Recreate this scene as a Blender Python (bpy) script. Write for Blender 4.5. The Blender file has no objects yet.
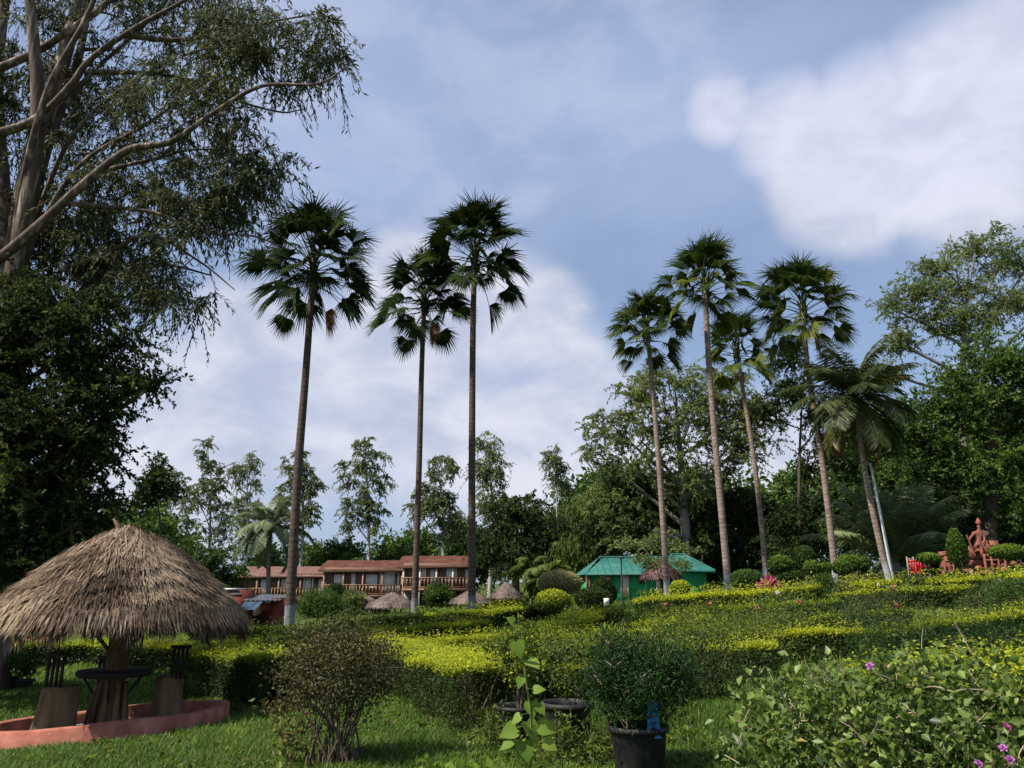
import bpy, math, random
import numpy as np
from mathutils import Vector

SC = bpy.context.scene
COL = SC.collection
R = math.radians
F = 769.0                                    # focal length in picture widths of 1024
PITCH = math.atan(204.0 / F)
CAMZ = 1.6

# ------------------------------------------------------------------ camera, sky, sun, exposure
cam_d = bpy.data.cameras.new('camera')
cam = bpy.data.objects.new('camera', cam_d)
COL.objects.link(cam)
cam.location = (0, 0, CAMZ)
cam.rotation_euler = (math.pi / 2 + PITCH, 0, 0)
cam_d.sensor_width = 36.0
cam_d.lens = 36.0 * F / 1024.0
cam_d.clip_start = 0.05
cam_d.clip_end = 3000
SC.camera = cam

SUN_EL = R(53)
SUN_AZ = math.atan2(-0.88, -0.40)             # to-sun direction, x then y: left and behind the camera
to_sun = Vector((math.cos(SUN_EL) * math.sin(SUN_AZ), math.cos(SUN_EL) * math.cos(SUN_AZ), math.sin(SUN_EL)))
sl = bpy.data.lights.new('sun', 'SUN')
sl.energy = 5.0
sl.angle = R(0.6)
sl.color = (1.0, 0.93, 0.82)
sun = bpy.data.objects.new('sun', sl)
COL.objects.link(sun)
sun.rotation_euler = to_sun.to_track_quat('Z', 'Y').to_euler()
sun.location = (-30, -20, 40)

SC.view_settings.view_transform = 'Standard'
SC.view_settings.look = 'None'
SC.view_settings.gamma = 1.0
SC.view_settings.exposure = 0.58
SC.view_settings.use_curve_mapping = False
SC.cycles.max_bounces = 6
SC.cycles.diffuse_bounces = 3
SC.cycles.glossy_bounces = 2
SC.cycles.transmission_bounces = 3
SC.cycles.caustics_reflective = False
SC.cycles.caustics_refractive = False


def pdir(px, py):
    """unit view direction of a picture point"""
    d = Vector(((px - 512) / F, math.cos(PITCH) - (384 - py) / F * math.sin(PITCH),
                math.sin(PITCH) + (384 - py) / F * math.cos(PITCH)))
    return d.normalized()


def P(px, py, Y):
    d = pdir(px, py)
    k = Y / d.y
    return np.array((d.x * k, Y, CAMZ + d.z * k))


world = bpy.data.worlds.new('World')
SC.world = world
world.use_nodes = True


def build_sky():
    nt = world.node_tree
    N, L = nt.nodes, nt.links
    N.clear()
    out = N.new('ShaderNodeOutputWorld')
    bg = N.new('ShaderNodeBackground')
    bg.inputs['Strength'].default_value = 0.09
    L.new(bg.outputs[0], out.inputs[0])
    sky = N.new('ShaderNodeTexSky')
    sky.sky_type = 'NISHITA'
    sky.sun_disc = False
    sky.sun_elevation = SUN_EL
    sky.sun_rotation = SUN_AZ
    sky.air_density = 1.0
    sky.dust_density = 1.0
    sky.ozone_density = 2.2
    tc = N.new('ShaderNodeTexCoord')

    def math_(op, a, b=None, clamp=False):
        m = N.new('ShaderNodeMath')
        m.operation = op
        m.use_clamp = clamp
        for i, v in enumerate((a, b)):
            if v is None:
                continue
            if isinstance(v, (int, float)):
                m.inputs[i].default_value = v
            else:
                L.new(v, m.inputs[i])
        return m.outputs[0]

    def rng(v, a, b, c=0.0, d=1.0, smooth=True):
        m = N.new('ShaderNodeMapRange')
        m.interpolation_type = 'SMOOTHSTEP' if smooth else 'LINEAR'
        L.new(v, m.inputs['Value'])
        for k, x in (('From Min', a), ('From Max', b), ('To Min', c), ('To Max', d)):
            m.inputs[k].default_value = x
        return m.outputs[0]

    def noise(scale, detail, rough, off, zs=1.7, dist=0.0):
        mp = N.new('ShaderNodeMapping')
        mp.inputs['Scale'].default_value = (1, 1, zs)
        mp.inputs['Location'].default_value = (off, off * 0.7, off * 0.3)
        L.new(tc.outputs['Generated'], mp.inputs[0])
        n = N.new('ShaderNodeTexNoise')
        n.inputs['Scale'].default_value = scale
        n.inputs['Detail'].default_value = detail
        n.inputs['Roughness'].default_value = rough
        n.inputs['Distortion'].default_value = dist
        L.new(mp.outputs[0], n.inputs['Vector'])
        return n.outputs['Fac']

    def blob(px, py, rpx):
        vm = N.new('ShaderNodeVectorMath')
        vm.operation = 'DOT_PRODUCT'
        L.new(tc.outputs['Generated'], vm.inputs[0])
        vm.inputs[1].default_value = pdir(px, py)
        return rng(vm.outputs['Value'], math.cos(rpx * 1.25 / F), math.cos(rpx * 0.2 / F))

    def union(bl):
        acc = blob(*bl[0])
        for b in bl[1:]:
            acc = math_('MAXIMUM', acc, blob(*b))
        return acc

    big = union([(860, 132, 74), (958, 86, 70), (785, 122, 56), (722, 110, 38), (1008, 112, 72), (885, 155, 66),
                 (1000, 42, 48), (950, 145, 62), (1110, 105, 85)])
    bank = union([(330, 400, 120), (410, 300, 75), (505, 330, 90), (560, 400, 85), (430, 420, 110), (250, 330, 70),
                  (520, 440, 100), (620, 470, 100), (180, 440, 120), (740, 500, 120), (850, 180, 75), (970, 165, 85)])
    wisp = union([(520, 185, 40), (480, 110, 120), (340, 170, 120), (640, 60, 120), (300, 60, 150)])
    n1 = noise(5.5, 7, 0.52, 3.1)
    n2 = noise(2.6, 5, 0.5, 8.4)
    n3 = noise(9.0, 6, 0.55, 1.7, 1.7, 0.4)
    d1 = math_('MULTIPLY', math_('SUBTRACT', n1, 0.5), 1.3)
    c_big = rng(math_('ADD', big, d1), 0.16, 1.1)
    c_bank = rng(math_('ADD', bank, d1), 0.2, 1.0, 0.0, 0.9)
    c_wisp = rng(math_('ADD', math_('MULTIPLY', wisp, 0.5), math_('MULTIPLY', math_('SUBTRACT', n3, 0.5), 1.5)), 0.15, 0.75, 0.0, 0.45)
    veil = rng(n2, 0.30, 0.70, 0.40, 0.85)
    # shade within the clouds: bright heads, greyer bodies
    shade = rng(n3, 0.3, 0.7)
    bright = N.new('ShaderNodeMix'); bright.data_type = 'RGBA'
    bright.inputs['A'].default_value = (4.5, 4.8, 6.0, 1)
    bright.inputs['B'].default_value = (5.8, 6.0, 7.1, 1)
    L.new(math_('MULTIPLY', shade, 1.0), bright.inputs['Factor'])
    dim = N.new('ShaderNodeMix'); dim.data_type = 'RGBA'
    dim.inputs['A'].default_value = (3.9, 4.3, 5.5, 1)
    dim.inputs['B'].default_value = (6.0, 6.1, 6.8, 1)
    L.new(shade, dim.inputs['Factor'])

    def mix(fac, a, b):
        m = N.new('ShaderNodeMix'); m.data_type = 'RGBA'
        L.new(fac, m.inputs['Factor'])
        if isinstance(a, tuple):
            m.inputs['A'].default_value = a
        else:
            L.new(a, m.inputs['A'])
        if isinstance(b, tuple):
            m.inputs['B'].default_value = b
        else:
            L.new(b, m.inputs['B'])
        return m.outputs['Result']
    col = mix(veil, sky.outputs[0], (3.0, 3.8, 5.7, 1))
    col = mix(c_wisp, col, (4.4, 4.8, 6.2, 1))
    col = mix(c_bank, col, dim.outputs['Result'])
    col = mix(c_big, col, bright.outputs['Result'])
    L.new(col, bg.inputs['Color'])


build_sky()


# ------------------------------------------------------------------ terrain
def interp(v, xs, ys):
    return np.interp(v, xs, ys)


HUT = np.array((-6.3, 12.0))


def gz(x, y):
    """height of the ground"""
    x = np.asarray(x, float)
    y = np.asarray(y, float)
    xs = 45 * np.tanh(x / 45)
    s = np.where(xs < 0, 0.04 * xs, 0.04 * xs + 0.06 * (np.sqrt(xs * xs + 4) - 2) * (xs > 0))
    c = interp(y, [-60, 0, 7, 12, 18, 22, 30, 45, 80, 140, 260, 1500], [0, 0, .0, .0, .08, .16, .22, .25, 0.1, 1.0, 3.0, 10.])
    # smooth the kinks a little
    r2 = (x - HUT[0]) ** 2 + (y - HUT[1]) ** 2
    w = np.exp(-r2 / 16.0)
    hut = (-0.22 + 0.05 * (x - HUT[0]) - 0.05 * (y - HUT[1])) * w
    bumps = 0.03 * np.sin(x * 0.9 + 1.3) * np.sin(y * 0.7 + 0.4) + 0.05 * np.sin(x * 0.23 + 2) * np.cos(y * 0.19)
    return s + c + hut + bumps


YG = np.geomspace(1.5, 180, 260)


def G(px, py, h=0.0):
    """the first ground point (plus h) seen at a picture point; arrays allowed"""
    px = np.atleast_1d(np.asarray(px, float))
    py = np.atleast_1d(np.asarray(py, float))
    dx = (px - 512) / F
    dy = math.cos(PITCH) - (384 - py) / F * math.sin(PITCH)
    dz = math.sin(PITCH) + (384 - py) / F * math.cos(PITCH)
    res = np.full(px.shape, np.nan)
    prev_y = np.full(px.shape, YG[0])
    prev_d = np.full(px.shape, 1.0)
    for Y in YG:
        k = Y / dy
        d = CAMZ + dz * k - (gz(dx * k, Y) + h)
        hit = np.isnan(res) & (d <= 0)
        t = prev_d / np.maximum(prev_d - d, 1e-6)
        res = np.where(hit, prev_y + (Y - prev_y) * np.clip(t, 0, 1), res)
        prev_y = np.full(px.shape, Y)
        prev_d = d
    k = res / dy
    return np.stack([dx * k, res, gz(dx * k, res)], -1)


def base_at(px, Y):
    """the ground point at distance Y in picture column px (column taken at the ground)"""
    x = (px - 512) / F * Y / math.cos(PITCH)
    for _ in range(6):
        z = float(gz(x, Y))
        depth = Y * math.cos(PITCH) + (z - CAMZ) * math.sin(PITCH)
        x = (px - 512) / F * depth
    return np.array((x, Y, float(gz(x, Y))))


# ------------------------------------------------------------------ materials
MATS = {}


def ramp_node(N, cols):
    r = N.new('ShaderNodeValToRGB')
    el = r.color_ramp.elements
    while len(el) < len(cols):
        el.new(0.5)
    for e, (p, c) in zip(el, cols):
        e.position = p
        e.color = (c[0], c[1], c[2], 1)
    return r


def leaf_mat(name, cols, transl=0.35, rough=0.55, spec=0.25):
    m = bpy.data.materials.new(name)
    m.use_nodes = True
    N, L = m.node_tree.nodes, m.node_tree.links
    N.clear()
    out = N.new('ShaderNodeOutputMaterial')
    at = N.new('ShaderNodeAttribute')
    at.attribute_name = 'tint'
    r = ramp_node(N, cols)
    L.new(at.outputs['Fac'], r.inputs[0])
    p = N.new('ShaderNodeBsdfPrincipled')
    p.inputs['Roughness'].default_value = rough
    p.inputs['Specular IOR Level'].default_value = spec
    L.new(r.outputs[0], p.inputs['Base Color'])
    t = N.new('ShaderNodeBsdfTranslucent')
    hs = N.new('ShaderNodeHueSaturation')
    hs.inputs['Hue'].default_value = 0.485
    hs.inputs['Value'].default_value = 1.25
    L.new(r.outputs[0], hs.inputs['Color'])
    L.new(hs.outputs[0], t.inputs['Color'])
    mx = N.new('ShaderNodeMixShader')
    mx.inputs[0].default_value = transl
    L.new(p.outputs[0], mx.inputs[1])
    L.new(t.outputs[0], mx.inputs[2])
    L.new(mx.outputs[0], out.inputs[0])
    MATS[name] = m
    return m


def surf_mat(name, c1, c2, scale=8.0, rough=0.8, bump=0.0, stretch=(1, 1, 1), spec=0.3, detail=6, c3=None, tint=False, metallic=0.0,
             bscale=None):
    m = bpy.data.materials.new(name)
    m.use_nodes = True
    N, L = m.node_tree.nodes, m.node_tree.links
    p = N['Principled BSDF']
    p.inputs['Roughness'].default_value = rough
    p.inputs['Specular IOR Level'].default_value = spec
    p.inputs['Metallic'].default_value = metallic
    tc = N.new('ShaderNodeTexCoord')
    mp = N.new('ShaderNodeMapping')
    mp.inputs['Scale'].default_value = stretch
    L.new(tc.outputs['Object'], mp.inputs[0])
    n = N.new('ShaderNodeTexNoise')
    n.inputs['Scale'].default_value = scale
    n.inputs['Detail'].default_value = detail
    n.inputs['Roughness'].default_value = 0.6
    L.new(mp.outputs[0], n.inputs['Vector'])
    cols = [(0.3, c1), (0.7, c2)] if c3 is None else [(0.28, c1), (0.52, c2), (0.72, c3)]
    r = ramp_node(N, cols)
    if tint:
        at = N.new('ShaderNodeAttribute')
        at.attribute_name = 'tint'
        ad = N.new('ShaderNodeMath'); ad.operation = 'MULTIPLY_ADD'
        L.new(n.outputs['Fac'], ad.inputs[0]); ad.inputs[1].default_value = 0.5
        sb = N.new('ShaderNodeMath'); sb.operation = 'MULTIPLY'
        L.new(at.outputs['Fac'], sb.inputs[0]); sb.inputs[1].default_value = 0.5
        L.new(sb.outputs[0], ad.inputs[2])
        L.new(ad.outputs[0], r.inputs[0])
    else:
        L.new(n.outputs['Fac'], r.inputs[0])
    L.new(r.outputs[0], p.inputs['Base Color'])
    if bump:
        n2 = N.new('ShaderNodeTexNoise')
        n2.inputs['Scale'].default_value = bscale or scale * 3
        n2.inputs['Detail'].default_value = 5
        L.new(mp.outputs[0], n2.inputs['Vector'])
        b = N.new('ShaderNodeBump')
        b.inputs['Strength'].default_value = bump
        b.inputs['Distance'].default_value = 0.02
        L.new(n2.outputs['Fac'], b.inputs['Height'])
        L.new(b.outputs[0], p.inputs['Normal'])
    MATS[name] = m
    return m


M_HEDGE = leaf_mat('duranta leaves', [(0, (.018, .026, .007)), (.40, (.05, .085, .013)), (.68, (.19, .25, .016)), (1, (.43, .46, .022))], .35)
M_HEDGE_G = leaf_mat('green hedge leaves', [(0, (.016, .03, .008)), (.5, (.06, .095, .016)), (1, (.21, .26, .03))], .32)
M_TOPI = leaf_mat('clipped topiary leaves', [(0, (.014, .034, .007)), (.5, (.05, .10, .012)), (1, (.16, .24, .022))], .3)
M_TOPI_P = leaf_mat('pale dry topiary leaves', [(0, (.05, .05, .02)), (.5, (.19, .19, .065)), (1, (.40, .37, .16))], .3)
M_LEFT = leaf_mat('olive shaded leaves', [(0, (.010, .02, .006)), (.5, (.038, .058, .013)), (1, (.13, .155, .03))], .38, .6, .15)  # dark ramp carries the shade of the canopy overhead
M_DARK = leaf_mat('dark broad leaves', [(0, (.012, .024, .007)), (.5, (.038, .065, .015)), (1, (.11, .15, .032))], .35, .6, .15)
M_LUSH = leaf_mat('lush broad leaves', [(0, (.018, .042, .009)), (.5, (.055, .11, .018)), (1, (.15, .22, .032))], .36)
M_ALB = leaf_mat('olive feathery leaves', [(0, (.06, .085, .028)), (.5, (.135, .18, .052)), (1, (.27, .31, .095))], .46)
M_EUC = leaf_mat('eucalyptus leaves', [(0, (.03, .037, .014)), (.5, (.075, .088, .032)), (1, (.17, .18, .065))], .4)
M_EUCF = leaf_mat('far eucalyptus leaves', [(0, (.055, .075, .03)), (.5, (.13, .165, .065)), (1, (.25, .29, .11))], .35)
M_BAMB = leaf_mat('bamboo leaves', [(0, (.03, .05, .01)), (.5, (.08, .12, .02)), (1, (.17, .21, .04))], .38)
M_PALM = leaf_mat('fan palm leaves', [(0, (.008, .016, .004)), (.5, (.022, .042, .008)), (1, (.10, .13, .02))], .16, .6, .06)  # backlit darkness of the left palms is put into this colour
M_PALMR = leaf_mat('sunlit tone fan palm leaves', [(0, (.014, .03, .006)), (.5, (.045, .075, .012)), (1, (.19, .20, .03))], .28, .6, .08)  # same leaves in a sunlit tone for the right row
M_COCO = leaf_mat('coconut palm leaflets', [(0, (.02, .04, .010)), (.5, (.06, .085, .022)), (1, (.26, .23, .06))], .3, .45, .35)
M_CYCAD = leaf_mat('grey green palm leaflets', [(0, (.05, .075, .03)), (.5, (.13, .17, .075)), (1, (.3, .33, .15))], .28, .45, .35)
M_DRYF = leaf_mat('dry brown leaves', [(0, (.07, .035, .016)), (.5, (.17, .09, .04)), (1, (.28, .16, .07))], .25, .7)
M_GRASS = leaf_mat('grass blades', [(0, (.028, .06, .006)), (.5, (.065, .135, .012)), (.85, (.17, .24, .03)), (1, (.32, .27, .10))], .4, .6)
M_FERN = leaf_mat('fine dark green sprays', [(0, (.007, .024, .005)), (.5, (.018, .055, .010)), (1, (.045, .105, .018))], .3)
M_BOUG = leaf_mat('bougainvillea leaves', [(0, (.028, .052, .011)), (.5, (.12, .185, .034)), (.82, (.26, .33, .06)), (1, (.40, .29, .10))], .35, .45, .4)
M_HEART = leaf_mat('fresh heart leaves', [(0, (.09, .17, .02)), (.6, (.16, .26, .03)), (1, (.28, .35, .05))], .42, .5)
M_TWIGL = leaf_mat('olive brown twig leaves', [(0, (.03, .03, .012)), (.5, (.075, .08, .025)), (.85, (.15, .14, .04)), (1, (.26, .16, .08))], .3)
M_ROSE = leaf_mat('rose leaves', [(0, (.02, .035, .010)), (.5, (.055, .085, .02)), (1, (.14, .15, .045))], .32)
M_CORDY = leaf_mat('magenta strap leaves', [(0, (.16, .012, .04)), (.5, (.42, .04, .13)), (1, (.62, .16, .24))], .3)
M_PETAL_P = leaf_mat('pink petals', [(0, (.45, .08, .22)), (1, (.75, .28, .48))], .35)
M_PETAL_S = leaf_mat('salmon petals', [(0, (.5, .10, .07)), (1, (.75, .32, .24))], .3)
M_PETAL_W = leaf_mat('cream petals', [(0, (.6, .5, .42)), (1, (.8, .72, .62))], .3)
M_PETAL_M = leaf_mat('mauve petals', [(0, (.36, .10, .36)), (1, (.62, .26, .56))], .35)

M_BARK = surf_mat('brown bark', (.05, .035, .025), (.13, .10, .075), 6, .9, .6, (1, 1, .25))
M_BARKW = surf_mat('pale eucalyptus bark', (.22, .20, .17), (.46, .43, .38), 5, .85, .4, (1, 1, .25))
M_BARKG = surf_mat('grey bark', (.11, .095, .08), (.26, .235, .20), 6, .9, .5, (1, 1, .25))
M_EUCB = surf_mat('peeling eucalyptus bark', (.035, .022, .016), (.10, .066, .046), 7, .85, .9, (1, 1, .09), c3=(.42, .35, .27), spec=.3)
M_TWIG = surf_mat('woody twigs', (.06, .04, .025), (.17, .125, .085), 20, .9)
M_TWIGP = surf_mat('pale woody twigs', (.16, .11, .07), (.42, .34, .25), 25, .85)
M_GSTEM = surf_mat('green stems', (.07, .11, .02), (.16, .2, .05), 20, .7)


def palm_bark(name, c1, c2, white_h, white=(.36, .36, .385)):
    """ringed palm trunk with a whitewashed foot of height white_h"""
    m = surf_mat(name, c1, c2, 3.0, .85, .5, (1, 1, 3))
    N, L = m.node_tree.nodes, m.node_tree.links
    p = N['Principled BSDF']
    old = p.inputs['Base Color'].links[0].from_socket
    tc = N.new('ShaderNodeTexCoord')
    sx = N.new('ShaderNodeSeparateXYZ')
    L.new(tc.outputs['Object'], sx.inputs[0])
    w = N.new('ShaderNodeTexWave')
    w.wave_type = 'BANDS'; w.bands_direction = 'Z'
    w.inputs['Scale'].default_value = 1.6
    w.inputs['Distortion'].default_value = 2.5
    w.inputs['Detail'].default_value = 2
    L.new(tc.outputs['Object'], w.inputs['Vector'])
    dk = N.new('ShaderNodeMix'); dk.data_type = 'RGBA'; dk.blend_type = 'MULTIPLY'
    mr0 = N.new('ShaderNodeMapRange')
    L.new(w.outputs['Fac'], mr0.inputs['Value'])
    mr0.inputs['From Min'].default_value = 0.75
    mr0.inputs['To Max'].default_value = 0.55
    L.new(mr0.outputs[0], dk.inputs['Factor'])
    L.new(old, dk.inputs['A'])
    dk.inputs['B'].default_value = (.35, .33, .32, 1)
    n = N.new('ShaderNodeTexNoise')
    n.inputs['Scale'].default_value = 4
    n.inputs['Detail'].default_value = 6
    L.new(tc.outputs['Object'], n.inputs['Vector'])
    ad = N.new('ShaderNodeMath'); ad.operation = 'MULTIPLY_ADD'
    L.new(n.outputs['Fac'], ad.inputs[0]); ad.inputs[1].default_value = 1.6
    L.new(sx.outputs['Z'], ad.inputs[2])
    mr = N.new('ShaderNodeMapRange')
    L.new(ad.outputs[0], mr.inputs['Value'])
    mr.inputs['From Min'].default_value = white_h + 0.9
    mr.inputs['From Max'].default_value = white_h + 0.75
    mr.inputs['To Min'].default_value = 0
    mr.inputs['To Max'].default_value = 0.85
    mx = N.new('ShaderNodeMix'); mx.data_type = 'RGBA'
    L.new(mr.outputs[0], mx.inputs['Factor'])
    L.new(dk.outputs['Result'], mx.inputs['A'])
    mx.inputs['B'].default_value = (*white, 1)
    L.new(mx.outputs['Result'], p.inputs['Base Color'])
    return m


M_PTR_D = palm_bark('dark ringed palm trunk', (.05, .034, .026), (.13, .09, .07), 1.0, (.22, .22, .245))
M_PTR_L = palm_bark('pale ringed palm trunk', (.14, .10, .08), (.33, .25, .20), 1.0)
M_PTR_S = palm_bark('small palm trunk', (.10, .085, .07), (.24, .21, .18), -9)


# ------------------------------------------------------------------ mesh building
class MB:
    """collects vertices and faces; build() links them as ONE mesh object"""

    def __init__(self):
        self.v, self.t, self.f, self.m, self.n = [], [], [], [], 0

    def add(self, verts, faces, tint=0.5, mat=0):
        """verts (N,3); faces (M,k); tint scalar or (N,)"""
        verts = np.asarray(verts, np.float32)
        faces = np.asarray(faces, np.int64)
        self.v.append(verts)
        self.t.append(np.broadcast_to(np.asarray(tint, np.float32), (len(verts),)))
        self.f.append(faces + self.n)
        self.m.append(np.full(len(faces), mat, np.int32))
        self.n += len(verts)

    def box(self, c, s, tint=0.5, mat=0, rz=0.0, tilt=None):
        c = np.asarray(c, float)
        h = np.asarray(s, float) / 2
        q = np.array([(x, y, z) for z in (-1, 1) for y in (-1, 1) for x in (-1, 1)], float) * h
        if tilt is not None:
            q = q @ np.array(tilt.to_matrix()).T
        if rz:
            cr, sr = math.cos(rz), math.sin(rz)
            q = np.stack([q[:, 0] * cr - q[:, 1] * sr, q[:, 0] * sr + q[:, 1] * cr, q[:, 2]], -1)
        self.add(q + c, [(0, 2, 3, 1), (4, 5, 7, 6), (0, 1, 5, 4), (2, 6, 7, 3), (0, 4, 6, 2), (1, 3, 7, 5)], tint, mat)

    def tube(self, pts, rad, sides=6, tint=0.5, mat=0, cap=True):
        pts = np.asarray(pts, float)
        n = len(pts)
        rad = np.broadcast_to(np.asarray(rad, float), (n,))
        tg = np.gradient(pts, axis=0)
        tg /= np.maximum(np.linalg.norm(tg, axis=1, keepdims=True), 1e-9)
        ref = np.array((0, 0, 1.0)) if abs(tg[:, 2]).mean() < 0.8 else np.array((1.0, 0, 0))
        a = np.cross(tg, ref)
        a /= np.maximum(np.linalg.norm(a, axis=1, keepdims=True), 1e-9)
        b = np.cross(tg, a)
        th = np.linspace(0, 2 * math.pi, sides, endpoint=False)
        ring = a[:, None, :] * np.cos(th)[None, :, None] + b[:, None, :] * np.sin(th)[None, :, None]
        v = (pts[:, None, :] + ring * rad[:, None, None]).reshape(-1, 3)
        i = np.arange(n - 1)[:, None] * sides
        j = np.arange(sides)[None, :]
        j2 = (j + 1) % sides
        f = np.stack([i + j, i + j2, i + sides + j2, i + sides + j], -1).reshape(-1, 4)
        self.add(v, f, tint, mat)
        if cap:
            self.add(v[-sides:], [list(range(sides))], tint, mat)
            self.add(v[:sides], [list(range(sides))[::-1]], tint, mat)

    def lathe(self, prof, c, sides=20, tint=0.5, mat=0, squash=(1, 1)):
        prof = np.asarray(prof, float)
        th = np.linspace(0, 2 * math.pi, sides, endpoint=False)
        v = np.stack([prof[:, None, 0] * np.cos(th) * squash[0], prof[:, None, 0] * np.sin(th) * squash[1],
                      np.repeat(prof[:, 1:2], sides, 1)], -1).reshape(-1, 3) + np.asarray(c, float)
        n = len(prof)
        i = np.arange(n - 1)[:, None] * sides
        j = np.arange(sides)[None, :]
        j2 = (j + 1) % sides
        f = np.stack([i + j, i + j2, i + sides + j2, i + sides + j], -1).reshape(-1, 4)
        self.add(v, f, tint, mat)

    def leaves(self, c, axis, nrm, ln, wd, tint, fold=0.25, mat=0):
        """folded diamond leaves: base at c, along axis"""
        c = np.asarray(c, np.float32)
        n = len(c)
        if n == 0:
            return
        axis = axis / np.maximum(np.linalg.norm(axis, axis=1, keepdims=True), 1e-9)
        side = np.cross(axis, nrm)
        side /= np.maximum(np.linalg.norm(side, axis=1, keepdims=True), 1e-9)
        up = np.cross(side, axis)
        ln = np.broadcast_to(np.asarray(ln, float), (n,))[:, None]
        wd = np.broadcast_to(np.asarray(wd, float), (n,))[:, None]
        mid = c + axis * ln * 0.45
        a = mid + side * wd * 0.5 + up * wd * fold
        b = mid - side * wd * 0.5 + up * wd * fold
        tip = c + axis * ln - up * ln * 0.08
        v = np.stack([c, a, tip, b], 1).reshape(-1, 3)
        k = np.arange(n)[:, None] * 4
        f = np.concatenate([k + np.array([[0, 1, 2]]), k + np.array([[0, 2, 3]])], 0)
        self.add(v, f, np.repeat(np.broadcast_to(np.asarray(tint, np.float32), (n,)), 4), mat)

    def build(self, name, mats, parent=None, smooth=False, origin=None):
        if not isinstance(mats, (list, tuple)):
            mats = [mats]
        v = np.concatenate(self.v) if self.v else np.zeros((0, 3), np.float32)
        if parent is not None:
            org = np.array(parent['_o'])
        elif origin is not None:
            org = np.asarray(origin, float)
        else:
            org = np.zeros(3)
        v = (v - org).astype(np.float32)
        me = bpy.data.meshes.new(name)
        sizes = np.concatenate([np.full(len(f), f.shape[1], np.int32) for f in self.f])
        loops = np.concatenate([f.reshape(-1) for f in self.f]).astype(np.int32)
        me.vertices.add(len(v))
        me.vertices.foreach_set('co', v.reshape(-1))
        me.loops.add(len(loops))
        me.loops.foreach_set('vertex_index', loops)
        me.polygons.add(len(sizes))
        st = np.zeros(len(sizes), np.int32)
        st[1:] = np.cumsum(sizes)[:-1]
        me.polygons.foreach_set('loop_start', st)
        me.polygons.foreach_set('loop_total', sizes)
        me.polygons.foreach_set('material_index', np.concatenate(self.m))
        if smooth:
            me.polygons.foreach_set('use_smooth', np.ones(len(sizes), bool))
        at = me.attributes.new('tint', 'FLOAT', 'POINT')
        at.data.foreach_set('value', np.concatenate(self.t).astype(np.float32))
        for m in mats:
            me.materials.append(m)
        me.update()
        me.validate()
        o = bpy.data.objects.new(name, me)
        COL.objects.link(o)
        if parent is not None:
            par = parent
            o.parent = par
            if '_w' in par:                       # a sub-part: its parent mesh shares the thing's origin
                pass
        elif origin is not None:
            o.location = org
        o['_o'] = [float(q) for q in org]
        return o


def tag(o, label=None, cat=None, group=None, kind=None):
    if label: o['label'] = label
    if cat: o['category'] = cat
    if group: o['group'] = group
    if kind: o['kind'] = kind
    return o


def thing(name, base, label, cat, group=None):
    o = bpy.data.objects.new(name, None)
    o.empty_display_size = 0.2
    COL.objects.link(o)
    o.location = [float(q) for q in base]
    o['_o'] = [float(q) for q in base]
    return tag(o, label, cat, group)


def unit(v):
    v = np.asarray(v, float)
    return v / np.maximum(np.linalg.norm(v, axis=-1, keepdims=True), 1e-9)


def rand_dirs(rs, n):
    return unit(rs.normal(size=(n, 3)))


def curve(p0, p1, p2, n=8):
    t = np.linspace(0, 1, n)[:, None]
    return (1 - t) ** 2 * np.asarray(p0) + 2 * t * (1 - t) * np.asarray(p1) + t * t * np.asarray(p2)


def smooth_line(pts, n=24):
    """Catmull-Rom through points"""
    pts = np.asarray(pts, float)
    if len(pts) < 3:
        t = np.linspace(0, 1, n)[:, None]
        return pts[0] * (1 - t) + pts[-1] * t
    p = np.vstack([2 * pts[0] - pts[1], pts, 2 * pts[-1] - pts[-2]])
    out = []
    per = max(2, n // (len(pts) - 1))
    for i in range(1, len(p) - 2):
        t = np.linspace(0, 1, per, endpoint=False)[:, None]
        a, b, c, d = p[i - 1], p[i], p[i + 1], p[i + 2]
        out.append(0.5 * (2 * b + (c - a) * t + (2 * a - 5 * b + 4 * c - d) * t ** 2 + (3 * b - a - 3 * c + d) * t ** 3))
    out.append(pts[-1:])
    return np.vstack(out)


# ------------------------------------------------------------------ trees
def lobes_world(lobes, Y):
    out = []
    for lb in lobes:
        px, py, rx, ry = lb[:4]
        dY = lb[4] if len(lb) > 4 else 0.0
        y = Y + dY
        s = y / F * 1.03
        out.append((P(px, py, y), np.array((rx * s, rx * s * 0.85, ry * s))))
    return out


def leaf_axes(rs, n, style, outward=None):
    d = rand_dirs(rs, n)
    if style == 'hang':
        d = d * 0.55 + np.array((0, 0, -1.0))
        nr = rand_dirs(rs, n)
    elif style == 'flat':
        d[:, 2] = d[:, 2] * 0.4 - 0.2
        nr = rand_dirs(rs, n) * 0.5 + np.array((0, 0, 1.0))
    else:
        if outward is not None:
            d = d + outward * 0.6
        nr = rand_dirs(rs, n) + np.array((0, 0, 0.5))
    return unit(d), nr


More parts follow.
